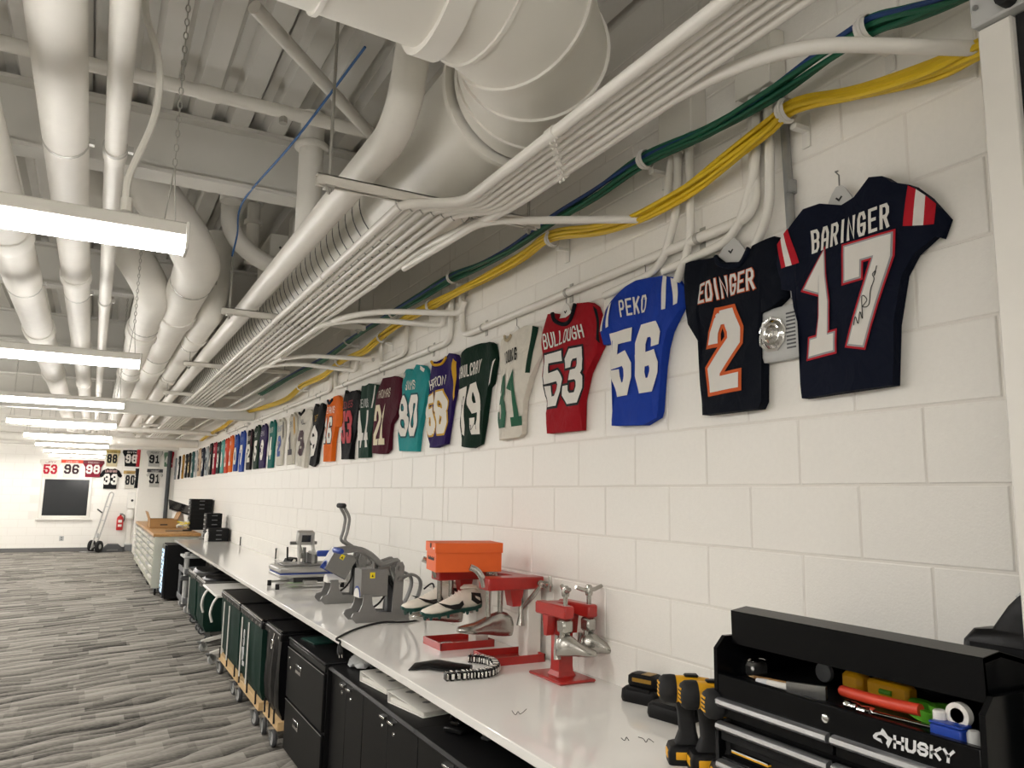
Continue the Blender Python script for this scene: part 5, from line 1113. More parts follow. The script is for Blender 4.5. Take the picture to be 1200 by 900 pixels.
# ================================================================== heat presses
def cap_press(label, x, y, raised):
    t = thing('cap_heat_press', label, 'heat press', (x, y, ZT), 0, 'grey cap heat presses')
    side = [(-.17, .02), (-.178, .035), (-.168, .055), (-.135, .062), (-.118, .10), (-.112, .155), (-.065, .155), (-.058, .10), (-.03, .055), (.06, .05), (.072, .29), (.085, .33), (.115, .335), (.128, .31), (.122, .12), (.14, .05), (.17, .03), (.17, 0), (-.15, 0)]
    for s in (-.085, .073): MB().prism(side, s, s + .012, 'y').obj('side_plate', 'grey_press', t, smooth=False)
    MB().box(-.10, .13, -.073, .073, .02, .045, .003).obj('base_plate', 'grey_dark', t)
    MB().box(-.115, -.062, -.073, .073, .14, .153, .002).obj('front_bar', 'grey_press', t)
    MB().box(.05, .12, -.03, .03, .045, .25, .004).obj('column', 'grey_dark', t)
    for s in (-.09, .06):
        MB().tube(spline([(.10, s + .015, .23), (.17, s + .015, .26), (.225, s + .015, .235), (.235, s + .015, .18), (.20, s + .015, .09), (.15, s + .015, .035)]), .024, 8, sq=.35).obj('rear_bow', 'grey_press', t)
    # curved lower platen and heater shoe
    ar = lambda r, z, a0, a1, n=12: [(r * math.cos(a0 + (a1 - a0) * k / n), z + r * math.sin(a0 + (a1 - a0) * k / n)) for k in range(n + 1)]
    MB().prism(ar(.052, .135, 0, PI), -.13, .0, 'x').obj('lower_platen', 'white_plastic', t, ang=50)
    zt = .295 if not raised else .295
    hp = [(.068, .145)] + [(.068, zt), (-.068, zt), (-.068, .145)] + ar(.058, .14, PI, 0)[0:]
    M_ = T(0, 0, 0) if not raised else T(.05, 0, .24) @ RY(.5) @ T(-.05, 0, -.25)
    h = MB(); h.M = M_; h.prism(hp, -.125, .035, 'x'); ht = h.obj('heater_block', 'grey_press', t, smooth=False)
    h = MB(); h.M = M_; h.prism(ar(.058, .14, 0, PI) + ar(.052, .14, PI, 0), -.128, .03, 'x'); h.obj('silicone_pad', 'blue_grip', t, ang=50)
    h = MB(); h.M = M_; h.box(-.075, -.045, -.0695, -.068, .245, .278); h.obj('warning_label', 'yellow_label', ht)
    h = MB(); h.M = M_; h.prism([(-.067, .252), (-.060, .268), (-.053, .252)], -.0705, -.0694, 'y'); h.obj('warning_mark', 'ink', ht)
    # toggle linkage
    lk = MB()
    for s in (-.04, .04):
        lk.box(-.02, .06, s - .006, s + .006, .285, .31, .004); lk.cyl((.10, s * 2.1, .30), (.10, s * 2.4, .30), .014, 12); lk.cyl((.10, s * 2.1, .24), (.10, s * 2.4, .24), .012, 12); lk.tube([(.055, s, .30), (.09, s, .20)], .010, 8)
    lk.cyl((-.03, 0, .29), (-.03, 0, .345), .012, 12); lk.cyl((-.03, 0, .34), (-.03, 0, .36), .022, 12); lk.obj('linkage', 'steel', t)
    MB().tube([(.04, -.05, .25), (.075, -.055, .19), (.09, -.055, .12)], [.012, .012, .010], 8).obj('gas_spring', 'black_plastic', t)
    if not raised: path = [(-.25, .400), (-.14, .412), (-.07, .38), (.00, .315), (.05, .33), (.10, .345), (.10, .30)]
    else: path = [(-.045, .645), (.005, .565), (-.01, .46), (-.03, .41), (.05, .36), (.10, .335), (.10, .30)]
    for s in (-.055, .043): MB().tube(fillet([(a, s + .006, b) for a, b in path], .03, 3), .012 if raised else .019, 8, sq=.9).obj('lever_arm', 'grey_press', t)
    gx, gz = path[0]; MB().tube([(gx, -.075, gz), (gx, -.065, gz), (gx, .065, gz), (gx, .075, gz)], [.012, .017, .017, .012], 14).obj('grip', 'black_rubber' if raised else 'blue_grip', t)
    if raised:
        cb = MB(); cb.M = T(.16, -.02, .22) @ RY(-.35); cb.box(-.04, .04, -.04, .04, 0, .08, .006); cbo = cb.obj('control_box', 'light_grey', t)
        cb = MB(); cb.M = T(.16, -.02, .22) @ RY(-.35); cb.box(-.042, -.04, -.03, .03, .02, .06); cb.obj('display', 'paper', cbo)
    MB().tube(spline([(-.06, -.02, .06), (.0, -.03, .10), (.04, -.03, .16), (.05, -.02, .22)]), .006, 8).obj('power_lead', 'black_rubber', t)
    return t
cap_press('grey cap heat press with blue lever grip lowered, beside the cleats', -.352, 4.48, False)
cap_press('grey cap heat press with tall lever raised and black grip, behind the lowered one', -.315, 5.30, True)
t = thing('flat_heat_press', 'silver flat heat press with control screen and blue handle', 'heat press', (-.335, 6.28, ZT), PI / 2)
for s in (-.15, .15):
    MB().tube([(s, -.25, .03), (s, .25, .03)], .010, 8).obj('base_rail', 'silver_press', t)
    for q in (-.25, .25): MB().cyl((s, q, 0), (s, q, .04), .016, 10).obj('foot', 'black_rubber', t)
MB().box(-.16, .16, -.05, .05, .03, .06, .004).obj('base_frame', 'silver_press', t); MB().box(-.10, .12, -.18, .12, .04, .085, .004).obj('pedestal', 'grey_dark', t)
MB().box(-.20, .20, -.25, .25, .088, .112, .006).obj('lower_platen', 'silver_press', t)
MB().box(-.195, .195, -.245, .245, .112, .120).obj('silicone_pad', 'blue_grip', t); MB().box(-.205, .205, -.255, .255, .122, .165, .012).obj('upper_platen', 'silver_press', t)
MB().box(-.13, .15, -.18, .20, .165, .180, .006).obj('platen_cover', 'grey_press', t)
for s in (-.035, .075):
    MB().prism([(-.10, .18), (-.06, .18), (-.02, .30), (-.02, .42), (-.06, .42), (-.08, .30)], s, s + .012, 'y').obj('frame_arm', 'silver_press', t, smooth=False)
hd = MB(); hd.M = T(-.045, .03, .37) @ RY(-.25); hd.box(-.02, .05, -.065, .065, -.045, .055, .006); hdo = hd.obj('control_head', 'silver_press', t)
hd = MB(); hd.M = T(-.045, .03, .37) @ RY(-.25); hd.box(-.023, -.019, -.035, .035, -.02, .035); hd.obj('screen', 'dark_glass', hdo)
MB().cyl((.0, -.07, .335), (.0, .14, .335), .013, 12).obj('pivot_shaft', 'steel', t)
for s in (-.03, .07): MB().tube([(.0, s, .335), (-.03, s - .02, .26), (.02, s - .03, .22)], .011, 8).obj('link', 'silver_press', t)
MB().box(-.02, .06, -.08, .0, .18, .26, .006).obj('toggle_block', 'grey_press', t); MB().cyl((.02, .02, .18), (.02, .02, .30), .014, 12).obj('pressure_screw', 'steel', t)
MB().box(-.22, -.0, -.03, -.005, .255, .275, .004).obj('lever_arm', 'silver_press', t); MB().box(-.235, -.195, -.20, -.02, .245, .290, .010).obj('handle', 'blue_grip', t)
MB().tube(spline([(.16, -.2, .05), (.20, -.26, .02), (.16, -.34, .008), (.05, -.36, .008)]), .007, 8).obj('power_lead', 'black_rubber', t)
t = thing('label_printer', 'black and green hand device with white edge behind the flat press', 'device', (-.30, 6.98, ZT), .4)
MB().prism([(-.10, .05), (-.05, 0), (.10, 0), (.12, .06), (.02, .17), (-.03, .16)], -.05, .05, 'y').obj('device_body', 'black_plastic', t, smooth=False)
MB().prism([(-.055, .03), (.05, .02), (.08, .06), (.0, .11), (-.05, .085)], -.056, -.051, 'y').obj('green_face', 'green_bright', t, smooth=False)
MB().prism([(-.09, .06), (-.07, .05), (.01, .15), (-.01, .16)], -.058, -.051, 'y').obj('white_edge', 'paper', t, smooth=False); MB().cyl((-.04, 0, .15), (-.045, 0, .26), .008, 8).obj('antenna', 'black_plastic', t)
cordp = [(500, 716), (490, 726), (470, 729), (450, 729), (430, 733), (412, 739), (400, 745)]
t = thing('power_cord', 'black power cord with plug trailing off the worktop edge', 'cord', (0, 0, 0))
pts = [onz(x, y, ZT + .006) for x, y in cordp]; e = onz(394, 749, ZT + .006); pts += [e, Vector((-.728, e.y - .01, ZT - .004)), Vector((-.736, e.y - .03, ZT - .018))]
MB().tube(spline(pts, 5), .0055, 7).obj('lead', 'black_rubber', t); p = pts[-1]
MB().tube([p, p + Vector((-.004, -.02, -.018)), p + Vector((-.006, -.04, -.036))], [.008, .014, .015], 8).obj('plug', 'black_rubber', t)
m = MB(); q = p + Vector((-.006, -.04, -.036)); [m.cyl(q + Vector((s, 0, 0)), q + Vector((s, -.012, -.016)), .0025, 6) for s in (-.007, .007)]; m.obj('prong', 'chrome', t)
tag(MB().tube(spline([onz(497, 690, ZT + .2), onx(507, 684, -.16), onx(509, 700, -.16), onx(504, 712, -.2), onz(498, 722, ZT + .006)]), .005, 7).obj('cable_loop', 'black_rubber'), 'black cable loop hanging between the cap press and the orange box', 'cord')
# ---- storage towers at the far end
def tower(label, x, y, z, w, d, h, n, mat='black_plastic', hand='light_grey', nm='drawer_tower', fx=True):
    t = thing(nm, label, 'storage tower', (x, y, z), 0, 'black storage towers')
    MB().box(-w / 2, w / 2, -d / 2, d / 2, 0, h, .006).obj('tower_shell', mat, t)
    for k in range(n):
        z0 = h * (k + .06) / n; z1 = h * (k + .94) / n
        dr = MB().box(-w / 2 - .008, -w / 2, -d / 2 + .012, d / 2 - .012, z0, z1, .003).obj('drawer', mat, t); MB().box(-w / 2 - .020, -w / 2 - .008, -.05, .05, (z0 + z1) / 2 - .008, (z0 + z1) / 2 + .008, .003).obj('pull', hand, dr)
        dr = MB().box(-w / 2 + .012, w / 2 - .012, -d / 2 - .006, -d / 2, z0, z1, .003).obj('side_rib', mat, t)
        if k >= n - 3: MB().box(-.04, .04, -d / 2 - .014, -d / 2 - .006, (z0 + z1) / 2 - .006, (z0 + z1) / 2 + .006, .002).obj('catch', 'grey_plastic', dr)
    return t
tower('tall black drawer tower standing on the white worktop end', -.205, 12.78, ZT, .22, .30, .40, 6)
tower('low wide black organiser beside the tall one on the worktop end', -.175, 12.42, ZT, .28, .26, .19, 3, hand='paper')
bot = thing('water_bottle', 'clear white jug in front of the black organiser', 'bottle', (-.32, 12.35, ZT)); MB().lathe([(.0, 0), (.045, 0), (.048, .02), (.048, .10), (.03, .13), (.018, .14), (.018, .16), (0, .16)], 16).obj('jug_body', 'white_plastic', bot); MB().lathe([(.022, .155), (.022, .175), (0, .178)], 12).obj('jug_cap', 'paper', bot)
for px, lab in ((281.5, 'short dark cable stub standing at the wall on the worktop'), (324, 'thin dark cable stub behind the flat press')):
    v = onx(px, 637, -.02); st = thing('cable_stub', lab, 'cable', (-.02, v.y, ZT)); MB().cyl((0, 0, .0), (0, 0, .10), .008, 8).obj('stub', 'black_rubber', st); MB().cyl((0, 0, .10), (0, 0, .115), .010, 8).obj('stub_cap', 'grey_dark', st)
# ================================================================== mobile tool benches beyond the worktop
def bench(label, y0, y1):
    t = thing('tool_bench', label, 'tool bench', (-.97, y0, 0), 0, 'cream rolling tool benches'); L = y1 - y0; W = .62
    MB().box(.004, W, .004, L, .125, .884).obj('bench_body', 'grey_dark', t)
    for q in (0, L - .02): MB().box(-.008, W, q, q + .02, .12, .885, .003).obj('side_panel', 'cream_metal', t)
    MB().box(-.03, W + .03, -.02, L + .02, .885, .93, .004).obj('wood_top', 'wood_top', t)
    nc = 3; dzs = [.14, .30, .44, .56, .67, .77, .87]
    for c in range(nc):
        ya = .03 + c * (L - .06) / nc; yb = .03 + (c + 1) * (L - .06) / nc - .02
        for z0, z1 in zip(dzs, dzs[1:]):
            d = MB().box(-.012, 0, ya, yb, z0 + .008, z1 - .010, .002).obj('drawer', 'cream_metal', t)
            MB().prism([(-.012, z1 - .045), (-.042, z1 - .04), (-.046, z1 - .012), (-.012, z1 - .008)], ya + .03, yb - .03, 'y').obj('handle', 'white_metal' if c != 1 else 'alu_trim', d, smooth=False)
    for x in (.06, W - .06):
        for y in (.12, L - .12):
            c = MB(); c.box(x - .03, x + .03, y - .03, y + .03, .10, .12); c.box(x - .025, x - .018, y - .02, y + .02, .05, .10); c.box(x + .018, x + .025, y - .02, y + .02, .05, .10); co = c.obj('caster_fork', 'galv', t)
            MB().lathe([(.0, -.015), (.05, -.015), (.055, -.008), (.055, .008), (.05, .015), (0, .015)], 16, T(x, y, .055) @ RY(PI / 2)).obj('caster_wheel', 'black_rubber', co)
    return t
bench('cream rolling tool bench with wooden top, nearest of three beyond the worktop', 13.15, 14.95)
bench('cream rolling tool bench with wooden top, middle of three', 14.99, 16.79)
bench('cream rolling tool bench with wooden top, farthest of three', 16.83, 18.6)
BZ = .931
t = thing('cardboard_box', 'open brown cardboard box on the wooden bench top', 'box', (-.72, 15.4, BZ))
m = MB(); w_, d_, h_ = .22, .36, .15
for q in ((-w_, w_, -d_, -d_ + .008), (-w_, w_, d_ - .008, d_), (-w_, -w_ + .008, -d_, d_), (w_ - .008, w_, -d_, d_)): m.box(q[0], q[1], q[2], q[3], 0, h_)
m.box(-w_, w_, -d_, d_, 0, .006); m.obj('box_body', 'card', t, smooth=False)
for s in (-1, 1): 
    f = MB(); f.M = T(s * w_, 0, h_) @ RY(s * .35); f.box(-.004, .004, -d_, d_, 0, .14); f.obj('flap', 'card', t, smooth=False)
MB().box(-.06, .06, -d_ - .002, -d_, .05, .07).obj('printed_mark', 'ink', t)
t = thing('laptop_stand', 'tilted black screen on a white stand on the bench', 'screen', (-.42, 15.6, BZ))
s = MB(); s.M = T(0, 0, .34) @ RX(.5) @ RY(.35); s.box(-.22, .22, -.16, .16, 0, .02, .004); s.obj('screen', 'black_gloss', t); s = MB(); s.M = T(0, 0, .33) @ RX(.5) @ RY(.35); s.box(-.215, .215, -.155, .155, -.008, 0, .002); s.obj('screen_frame', 'light_grey', t)
MB().prism([(-.10, 0), (.10, 0), (.04, .33), (-.02, .33)], -.04, .04, 'y').obj('stand', 'white_plastic', t)
tower('tall black drawer tower standing on the wooden bench top', -.20, 14.5, BZ, .34, .36, .52, 8)
t = thing('tangled_tape', 'heap of white and yellow strips on the wooden bench', 'strips', (-.47, 14.35, BZ)); r_ = random.Random(3)
for k in range(9):
    a = r_.uniform(0, 6); pts = [(r_.uniform(-.10, .10), r_.uniform(-.1, .1), .02 + .025 * j + r_.uniform(0, .03)) for j in range(5)]; MB().tube(spline(pts, 5), .012, 6, sq=.3).obj('strip', 'yellow_label' if k % 4 == 0 else 'paper', t)
t = thing('hand_tool', 'dark flat tool lying at the near end of the wooden bench', 'tool', (-.62, 13.9, BZ)); MB().box(-.16, .1, -.02, .02, 0, .015, .005).obj('blade', 'steel', t); MB().tube([(.1, 0, .012), (.24, 0, .012)], [.012, .016], 8).obj('grip', 'black_rubber', t)
# ================================================================== far wall items
t = thing('fire_extinguisher', 'red fire extinguisher hanging on the far wall', 'fire extinguisher', (ony(140.5, 610, YF).x, YF - .10, ony(140, 621, YF).z))
MB().lathe([(0, 0), (.075, 0), (.08, .02), (.08, .30), (.06, .35), (.025, .37), (.025, .39)], 18).obj('cylinder', 'fire_red', t); MB().box(-.045, .045, -.083, -.078, .09, .15).obj('label', 'paper', t); MB().box(-.045, .045, -.083, -.078, .20, .27).obj('label', 'paper', t)
MB().box(-.015, .05, -.02, .02, .39, .41, .004).box(-.02, .06, -.015, .015, .42, .435, .004).obj('valve_handle', 'black_plastic', t); MB().tube(spline([(.03, 0, .40), (.09, 0, .39), (.10, 0, .30), (.085, 0, .22)]), .010, 8).obj('hose', 'black_rubber', t); MB().box(-.03, .03, .08, .099, .25, .30).obj('wall_bracket', 'steel', t)
t = thing('water_bottle_filler', 'white wall-mounted dispenser with round sensor near the far corner', 'dispenser', (ony(155.5, 600, YF).x - .06, YF - .003, 0))
a1, a0 = ony(155, 577, YF).z, ony(155, 596, YF).z
MB().box(-.10, .10, -.11, 0, a0, a1, .02).obj('dispenser_body', 'white_plastic', t); MB().lathe([(0, .004), (.03, .004), (.032, 0)], 14, T(.02, -.11, (a0 + a1) / 2) @ RX(PI / 2)).obj('sensor', 'ink', t)
b1, b0_ = ony(155, 597, YF).z, ony(155, 609, YF).z; MB().lathe([(.05, b0_), (.09, b0_ + .05), (.09, b1 - .06), (.05, b1)], 16, T(0, -.09, 0)).obj('reservoir', 'white_plastic', t); MB().box(-.06, .06, -.05, 0, 0, b0_, .01).obj('stand_pipe', 'white_metal', t)
t = thing('hand_truck', 'grey hand truck with black wheel leaning on the far wall', 'hand truck', (ony(108, 647, YF).x, YF - .42, 0), -1.15)
for s in (-.12, .12): MB().tube([(s + .0, .0, .06), (s + .03, .15, .7), (s + .06, .30, 1.40)], .02, 8).obj('rail', 'silver_press', t)
for z_ in (.15, .45, .8, 1.15): MB().tube([(-.12 + z_ * .045, z_ * .22, z_), (.12 + z_ * .045, z_ * .22, z_)], .010, 6).obj('cross_bar', 'silver_press', t)
MB().tube(spline([(-.06, .30, 1.38), (-.05, .32, 1.48), (.06, .32, 1.52), (.17, .32, 1.48), (.18, .30, 1.38)]), .016, 8).obj('handle', 'silver_press', t); MB().tube([(-.08, .21, .98), (-.20, .12, 1.08)], .018, 8).obj('grip', 'black_rubber', t)
MB().box(-.16, .16, -.26, .0, .01, .02).obj('toe_plate', 'silver_press', t); MB().lathe([(.03, -.015), (.06, -.02), (.06, .02), (.03, .015)], 12, T(.02, .08, .42) @ RX(PI / 2)).obj('hub', 'light_grey', t)
for s in (-.20, .20):
    wv = MB().lathe([(.06, -.03), (.10, -.045), (.145, -.03), (.15, 0), (.145, .03), (.10, .045), (.06, .03)], 22, T(s, .06, .15) @ RZ(.6) @ RY(PI / 2)).obj('wheel', 'black_rubber', t); MB().lathe([(0, -.035), (.06, -.03), (.06, .03), (0, .035)], 16, T(s, .06, .15) @ RZ(.6) @ RY(PI / 2)).obj('hub', 'light_grey', wv)
v = ony(72, 631, YF); t = thing('wall_outlet', 'small grey wall outlet below the dark window', 'outlet', (v.x, YF - .003, v.z)); MB().box(-.05, .05, -.012, 0, -.06, .06, .004).obj('outlet_plate', 'light_grey', t); m = MB(); [m.box(-.018, .018, -.0145, -.012, z - .015, z + .015, .004) for z in (-.025, .025)]; m.obj('socket', 'grey_plastic', t)
v0, v1 = ony(119, 648, YF), ony(144, 648, YF); t = thing('floor_ramp', 'dark grey rubber wedge ramp on the floor by the far wall', 'ramp', ((v0.x + v1.x) / 2, YF - .25, 0)); w_ = (v1.x - v0.x) / 2 
MB().prism([(-w_ - .06, 0), (w_, 0), (w_ - .04, .10), (w_ - .14, .19), (-w_ + .12, .19), (-w_ - .02, .06)], -.2, .2, 'y').obj('ramp_body', 'grey_dark', t, smooth=False); MB().box(-w_ + .1, w_ - .14, -.22, -.2, .03, .07).obj('ramp_lip', 'base_grey', t)
t = thing('floor_box', 'light grey low box beside the dark floor ramp', 'box', (v1.x + .18, YF - .2, 0)); MB().box(-.17, .17, -.15, .15, 0, .17, .01).obj('box_body', 'grey_plastic', t); MB().box(-.175, .175, -.155, .155, .17, .19, .006).obj('box_lid', 'light_grey', t)
# ================================================================== below the worktop
FXc = -.715
# lateral file cabinet
t = thing('file_cabinet', 'black two-drawer lateral file cabinet under the worktop', 'file cabinet', (0, 0, 0))
fy0, fy1, fh = 4.215, 5.075, .672
MB().box(FXc + .012, -.16, fy0, fy1, .02, fh, .003).obj('cabinet_body', 'black_cab', t); MB().box(FXc + .03, -.2, fy0 + .02, fy1 - .02, 0, .02).obj('plinth', 'black_cab', t)
MB().box(FXc - .004, -.15, fy0 - .004, fy1 + .004, fh, fh + .016, .004).obj('cabinet_top', 'black_satin', t)
MB().box(FXc, FXc + .012, fy0 + .004, fy1 - .004, fh - .035, fh - .004, .003).obj('upper_rail', 'black_satin', t)
for z0, z1 in ((.335, fh - .042), (.03, .322)):
    d = MB().box(FXc - .006, FXc + .014, fy0 + .006, fy1 - .006, z0, z1, .004).obj('drawer', 'black_cab', t); MB().box(FXc - .0075, FXc - .005, fy0 + .006, fy1 - .006, z1 - .003, z1 + .001).obj('edge_strip', 'alu_trim', d)
    yc = fy1 - .30; zc = z1 - .085; h = MB(); h.box(FXc - .010, FXc - .005, yc - .06, yc + .06, zc - .025, zc + .025, .002); ho = h.obj('pull_cup', 'chrome', d); MB().box(FXc - .013, FXc - .009, yc - .045, yc + .045, zc - .004, zc + .018).obj('pull_recess', 'black_satin', ho)
for (y, z) in ((fy1 - .06, fh - .10), (fy1 - .10, .52)): MB().lathe([(.0, .004), (.008, .003), (.009, 0)], 12, T(FXc - .006, y, z) @ RY(-PI / 2)).obj('lock', 'chrome', t)
MB().cyl((FXc + .05, fy1 - .05, 0), (FXc + .05, fy1 - .05, .02), .025, 12).obj('leveling_foot', 'pine', t)
# storage cabinets with doors, one unit each
def door_cab(label, y0, y1, ndoor):
    t = thing('storage_cabinet', label, 'cabinet', (0, 0, 0), group='black storage cabinets under the worktop'); H = .652; FXc = -.682
    MB().box(FXc + .02, -.12, y0, y1, 0, H, .003).obj('cabinet_body', 'black_cab', t)
    MB().prism([(FXc - .012, H), (FXc - .018, H + .008), (FXc - .012, H + .022), (FXc, H + .026), (-.10, H + .026), (-.10, H)], y0 - .001, y1 + .001, 'y').obj('cabinet_top', 'black_satin', t)
    dw = (y1 - y0) / ndoor
    for k in range(ndoor):
        a, b = y0 + k * dw + .002, y0 + (k + 1) * dw - .002
        d = MB().box(FXc, FXc + .019, a, b, .03, H - .004, .002).obj('door', 'black_cab', t); hy = b - .05 if k % 2 == 0 else a + .05
        MB().box(FXc - .014, FXc, hy - .03, hy + .03, H - .035, H - .024, .002).obj('handle', 'chrome', d); MB().lathe([(0, .003), (.008, .003), (.009, 0)], 12, T(FXc, hy + (.02 if k % 2 else -.02), H - .07) @ RY(-PI / 2)).obj('lock', 'chrome', d)
door_cab('black storage cabinet with chrome pulls next to the file cabinet', 3.662, 4.208, 2)
door_cab('black storage cabinet with chrome pulls under the left binder, second from the file cabinet', 2.968, 3.658, 2)
door_cab('black storage cabinet with chrome pulls, third from the file cabinet', 2.274, 2.964, 2)
door_cab('black storage cabinet nearest the camera below the tool chest end', 1.58, 2.27, 2)
CZ = .679

def binder(label, x, y, rz, thick):
    t = thing('ring_binder', label, 'binder', (x, y, CZ), rz, 'white ring binders')
    MB().box(-.12, .12, -.15, .15, 0, .004, .001).obj('back_cover', 'white_plastic', t); f = MB(); f.M = T(0, .15, thick) @ RX(.09); f.box(-.12, .12, -.30, 0, 0, .004, .001); fo = f.obj('front_cover', 'paper', t)
    MB().box(-.12, .12, .146, .152, .002, thick + .003, .001).obj('spine', 'white_plastic', t); MB().box(-.112, .108, -.143, .14, .005, thick * .55, .002).obj('pages', 'paper', t)
    for k, (u, v_, s) in enumerate(((-.03, -.06, .03), (.035, -.10, .024), (0, -.14, .036), (-.04, -.2, .02), (.04, -.22, .02))):
        g = MB(); g.M = T(0, .15, thick + .0046) @ RX(.09); g.prism([(u + s * math.cos(a) * (1 + .25 * math.sin(3 * a)), v_ + s * .6 * math.sin(a)) for a in [2 * PI * q / 12 for q in range(12)]], 0, .0012, 'z'); g.obj('printed_picture', 'print_grey', fo)
binder('white ring binder with grey printed cover on the black cabinet, left one', -.525, 3.66, .10, .045); binder('white ring binder with grey printed cover on the black cabinet, right one', -.525, 3.24, .16, .045)
t = thing('plastic_bag', 'crumpled clear plastic bag on the black cabinet', 'bag', (-.555, 4.10, CZ)); r_ = random.Random(8); rings = []
for k in range(7):
    x = -.11 + k * .036; rr = .07 * math.sin(PI * (k + .6) / 7.2); rings.append([(r_.uniform(-.012, .012) + math.cos(a) * rr * .9, x, max(.001, .028 + math.sin(a) * rr * .5 + r_.uniform(-.014, .014))) for a in [2 * PI * q / 11 for q in range(11)]])
MB().loft(rings).obj('bag_film', 'clear_bag', t, smooth=False)
t = thing('hole_punch', 'black desk hole punch on the black cabinet', 'hole punch', (-.535, 2.87, CZ), .5); MB().box(-.07, .07, -.045, .045, 0, .02, .005).obj('punch_base', 'black_plastic', t); MB().box(-.05, .05, -.02, .03, .022, .045, .006).obj('punch_head', 'black_gloss', t); MB().tube([(-.05, .02, .04), (.0, .04, .07), (.09, .02, .06)], .010, 8).obj('lever', 'black_gloss', t)
t = thing('stapler', 'small dark grey stapler on the black cabinet', 'stapler', (-.475, 2.73, CZ), .4); MB().box(-.05, .05, -.02, .02, 0, .012, .004).obj('stapler_base', 'grey_dark', t); MB().box(-.05, .045, -.018, .018, .014, .034, .006).obj('stapler_arm', 'grey_plastic', t)
t = thing('green_folder', 'dark green flat folder on the file cabinet', 'folder', (-.50, 4.86, .689), .1); MB().box(-.16, .16, -.12, .12, 0, .004).obj('folder_back', 'green_bag', t); MB().box(-.16, .16, -.12, .10, .005, .009).obj('folder_front', 'sole_green', t)
# laundry carts: fabric bag in a frame on a wooden base with casters
def caster(t, x, y, zt, r=.045, wm='grey_wheel', ang=0.0):
    c = MB(); c.M = T(x, y, 0) @ RZ(ang); c.box(-.03, .03, -.03, .03, zt - .008, zt); 
    for s in (-.022, .022): c.prism([(-.02, zt - .008), (.03, zt - .008), (.042, r), (.02, r - .012)], s - .002, s + .002, 'y')
    co = c.obj('caster_fork', 'galv', t)
    Mw = T(x, y, 0) @ RZ(ang) @ T(.03, 0, r) @ RX(PI / 2)
    wl = MB().lathe([(r * .72, -.012), (r - .004, -.014), (r, -.008), (r, .008), (r - .004, .014), (r * .72, .012)], 20, Mw).obj('caster_wheel', 'grey_dark' if wm == 'grey_wheel' else wm, co)
    MB().lathe([(0, -.018), (.012, -.018), (.014, -.0145), (r * .74, -.013), (r * .74, .013), (.014, .0145), (.012, .018), (0, .018)], 18, Mw).obj('caster_hub', 'light_grey', co)
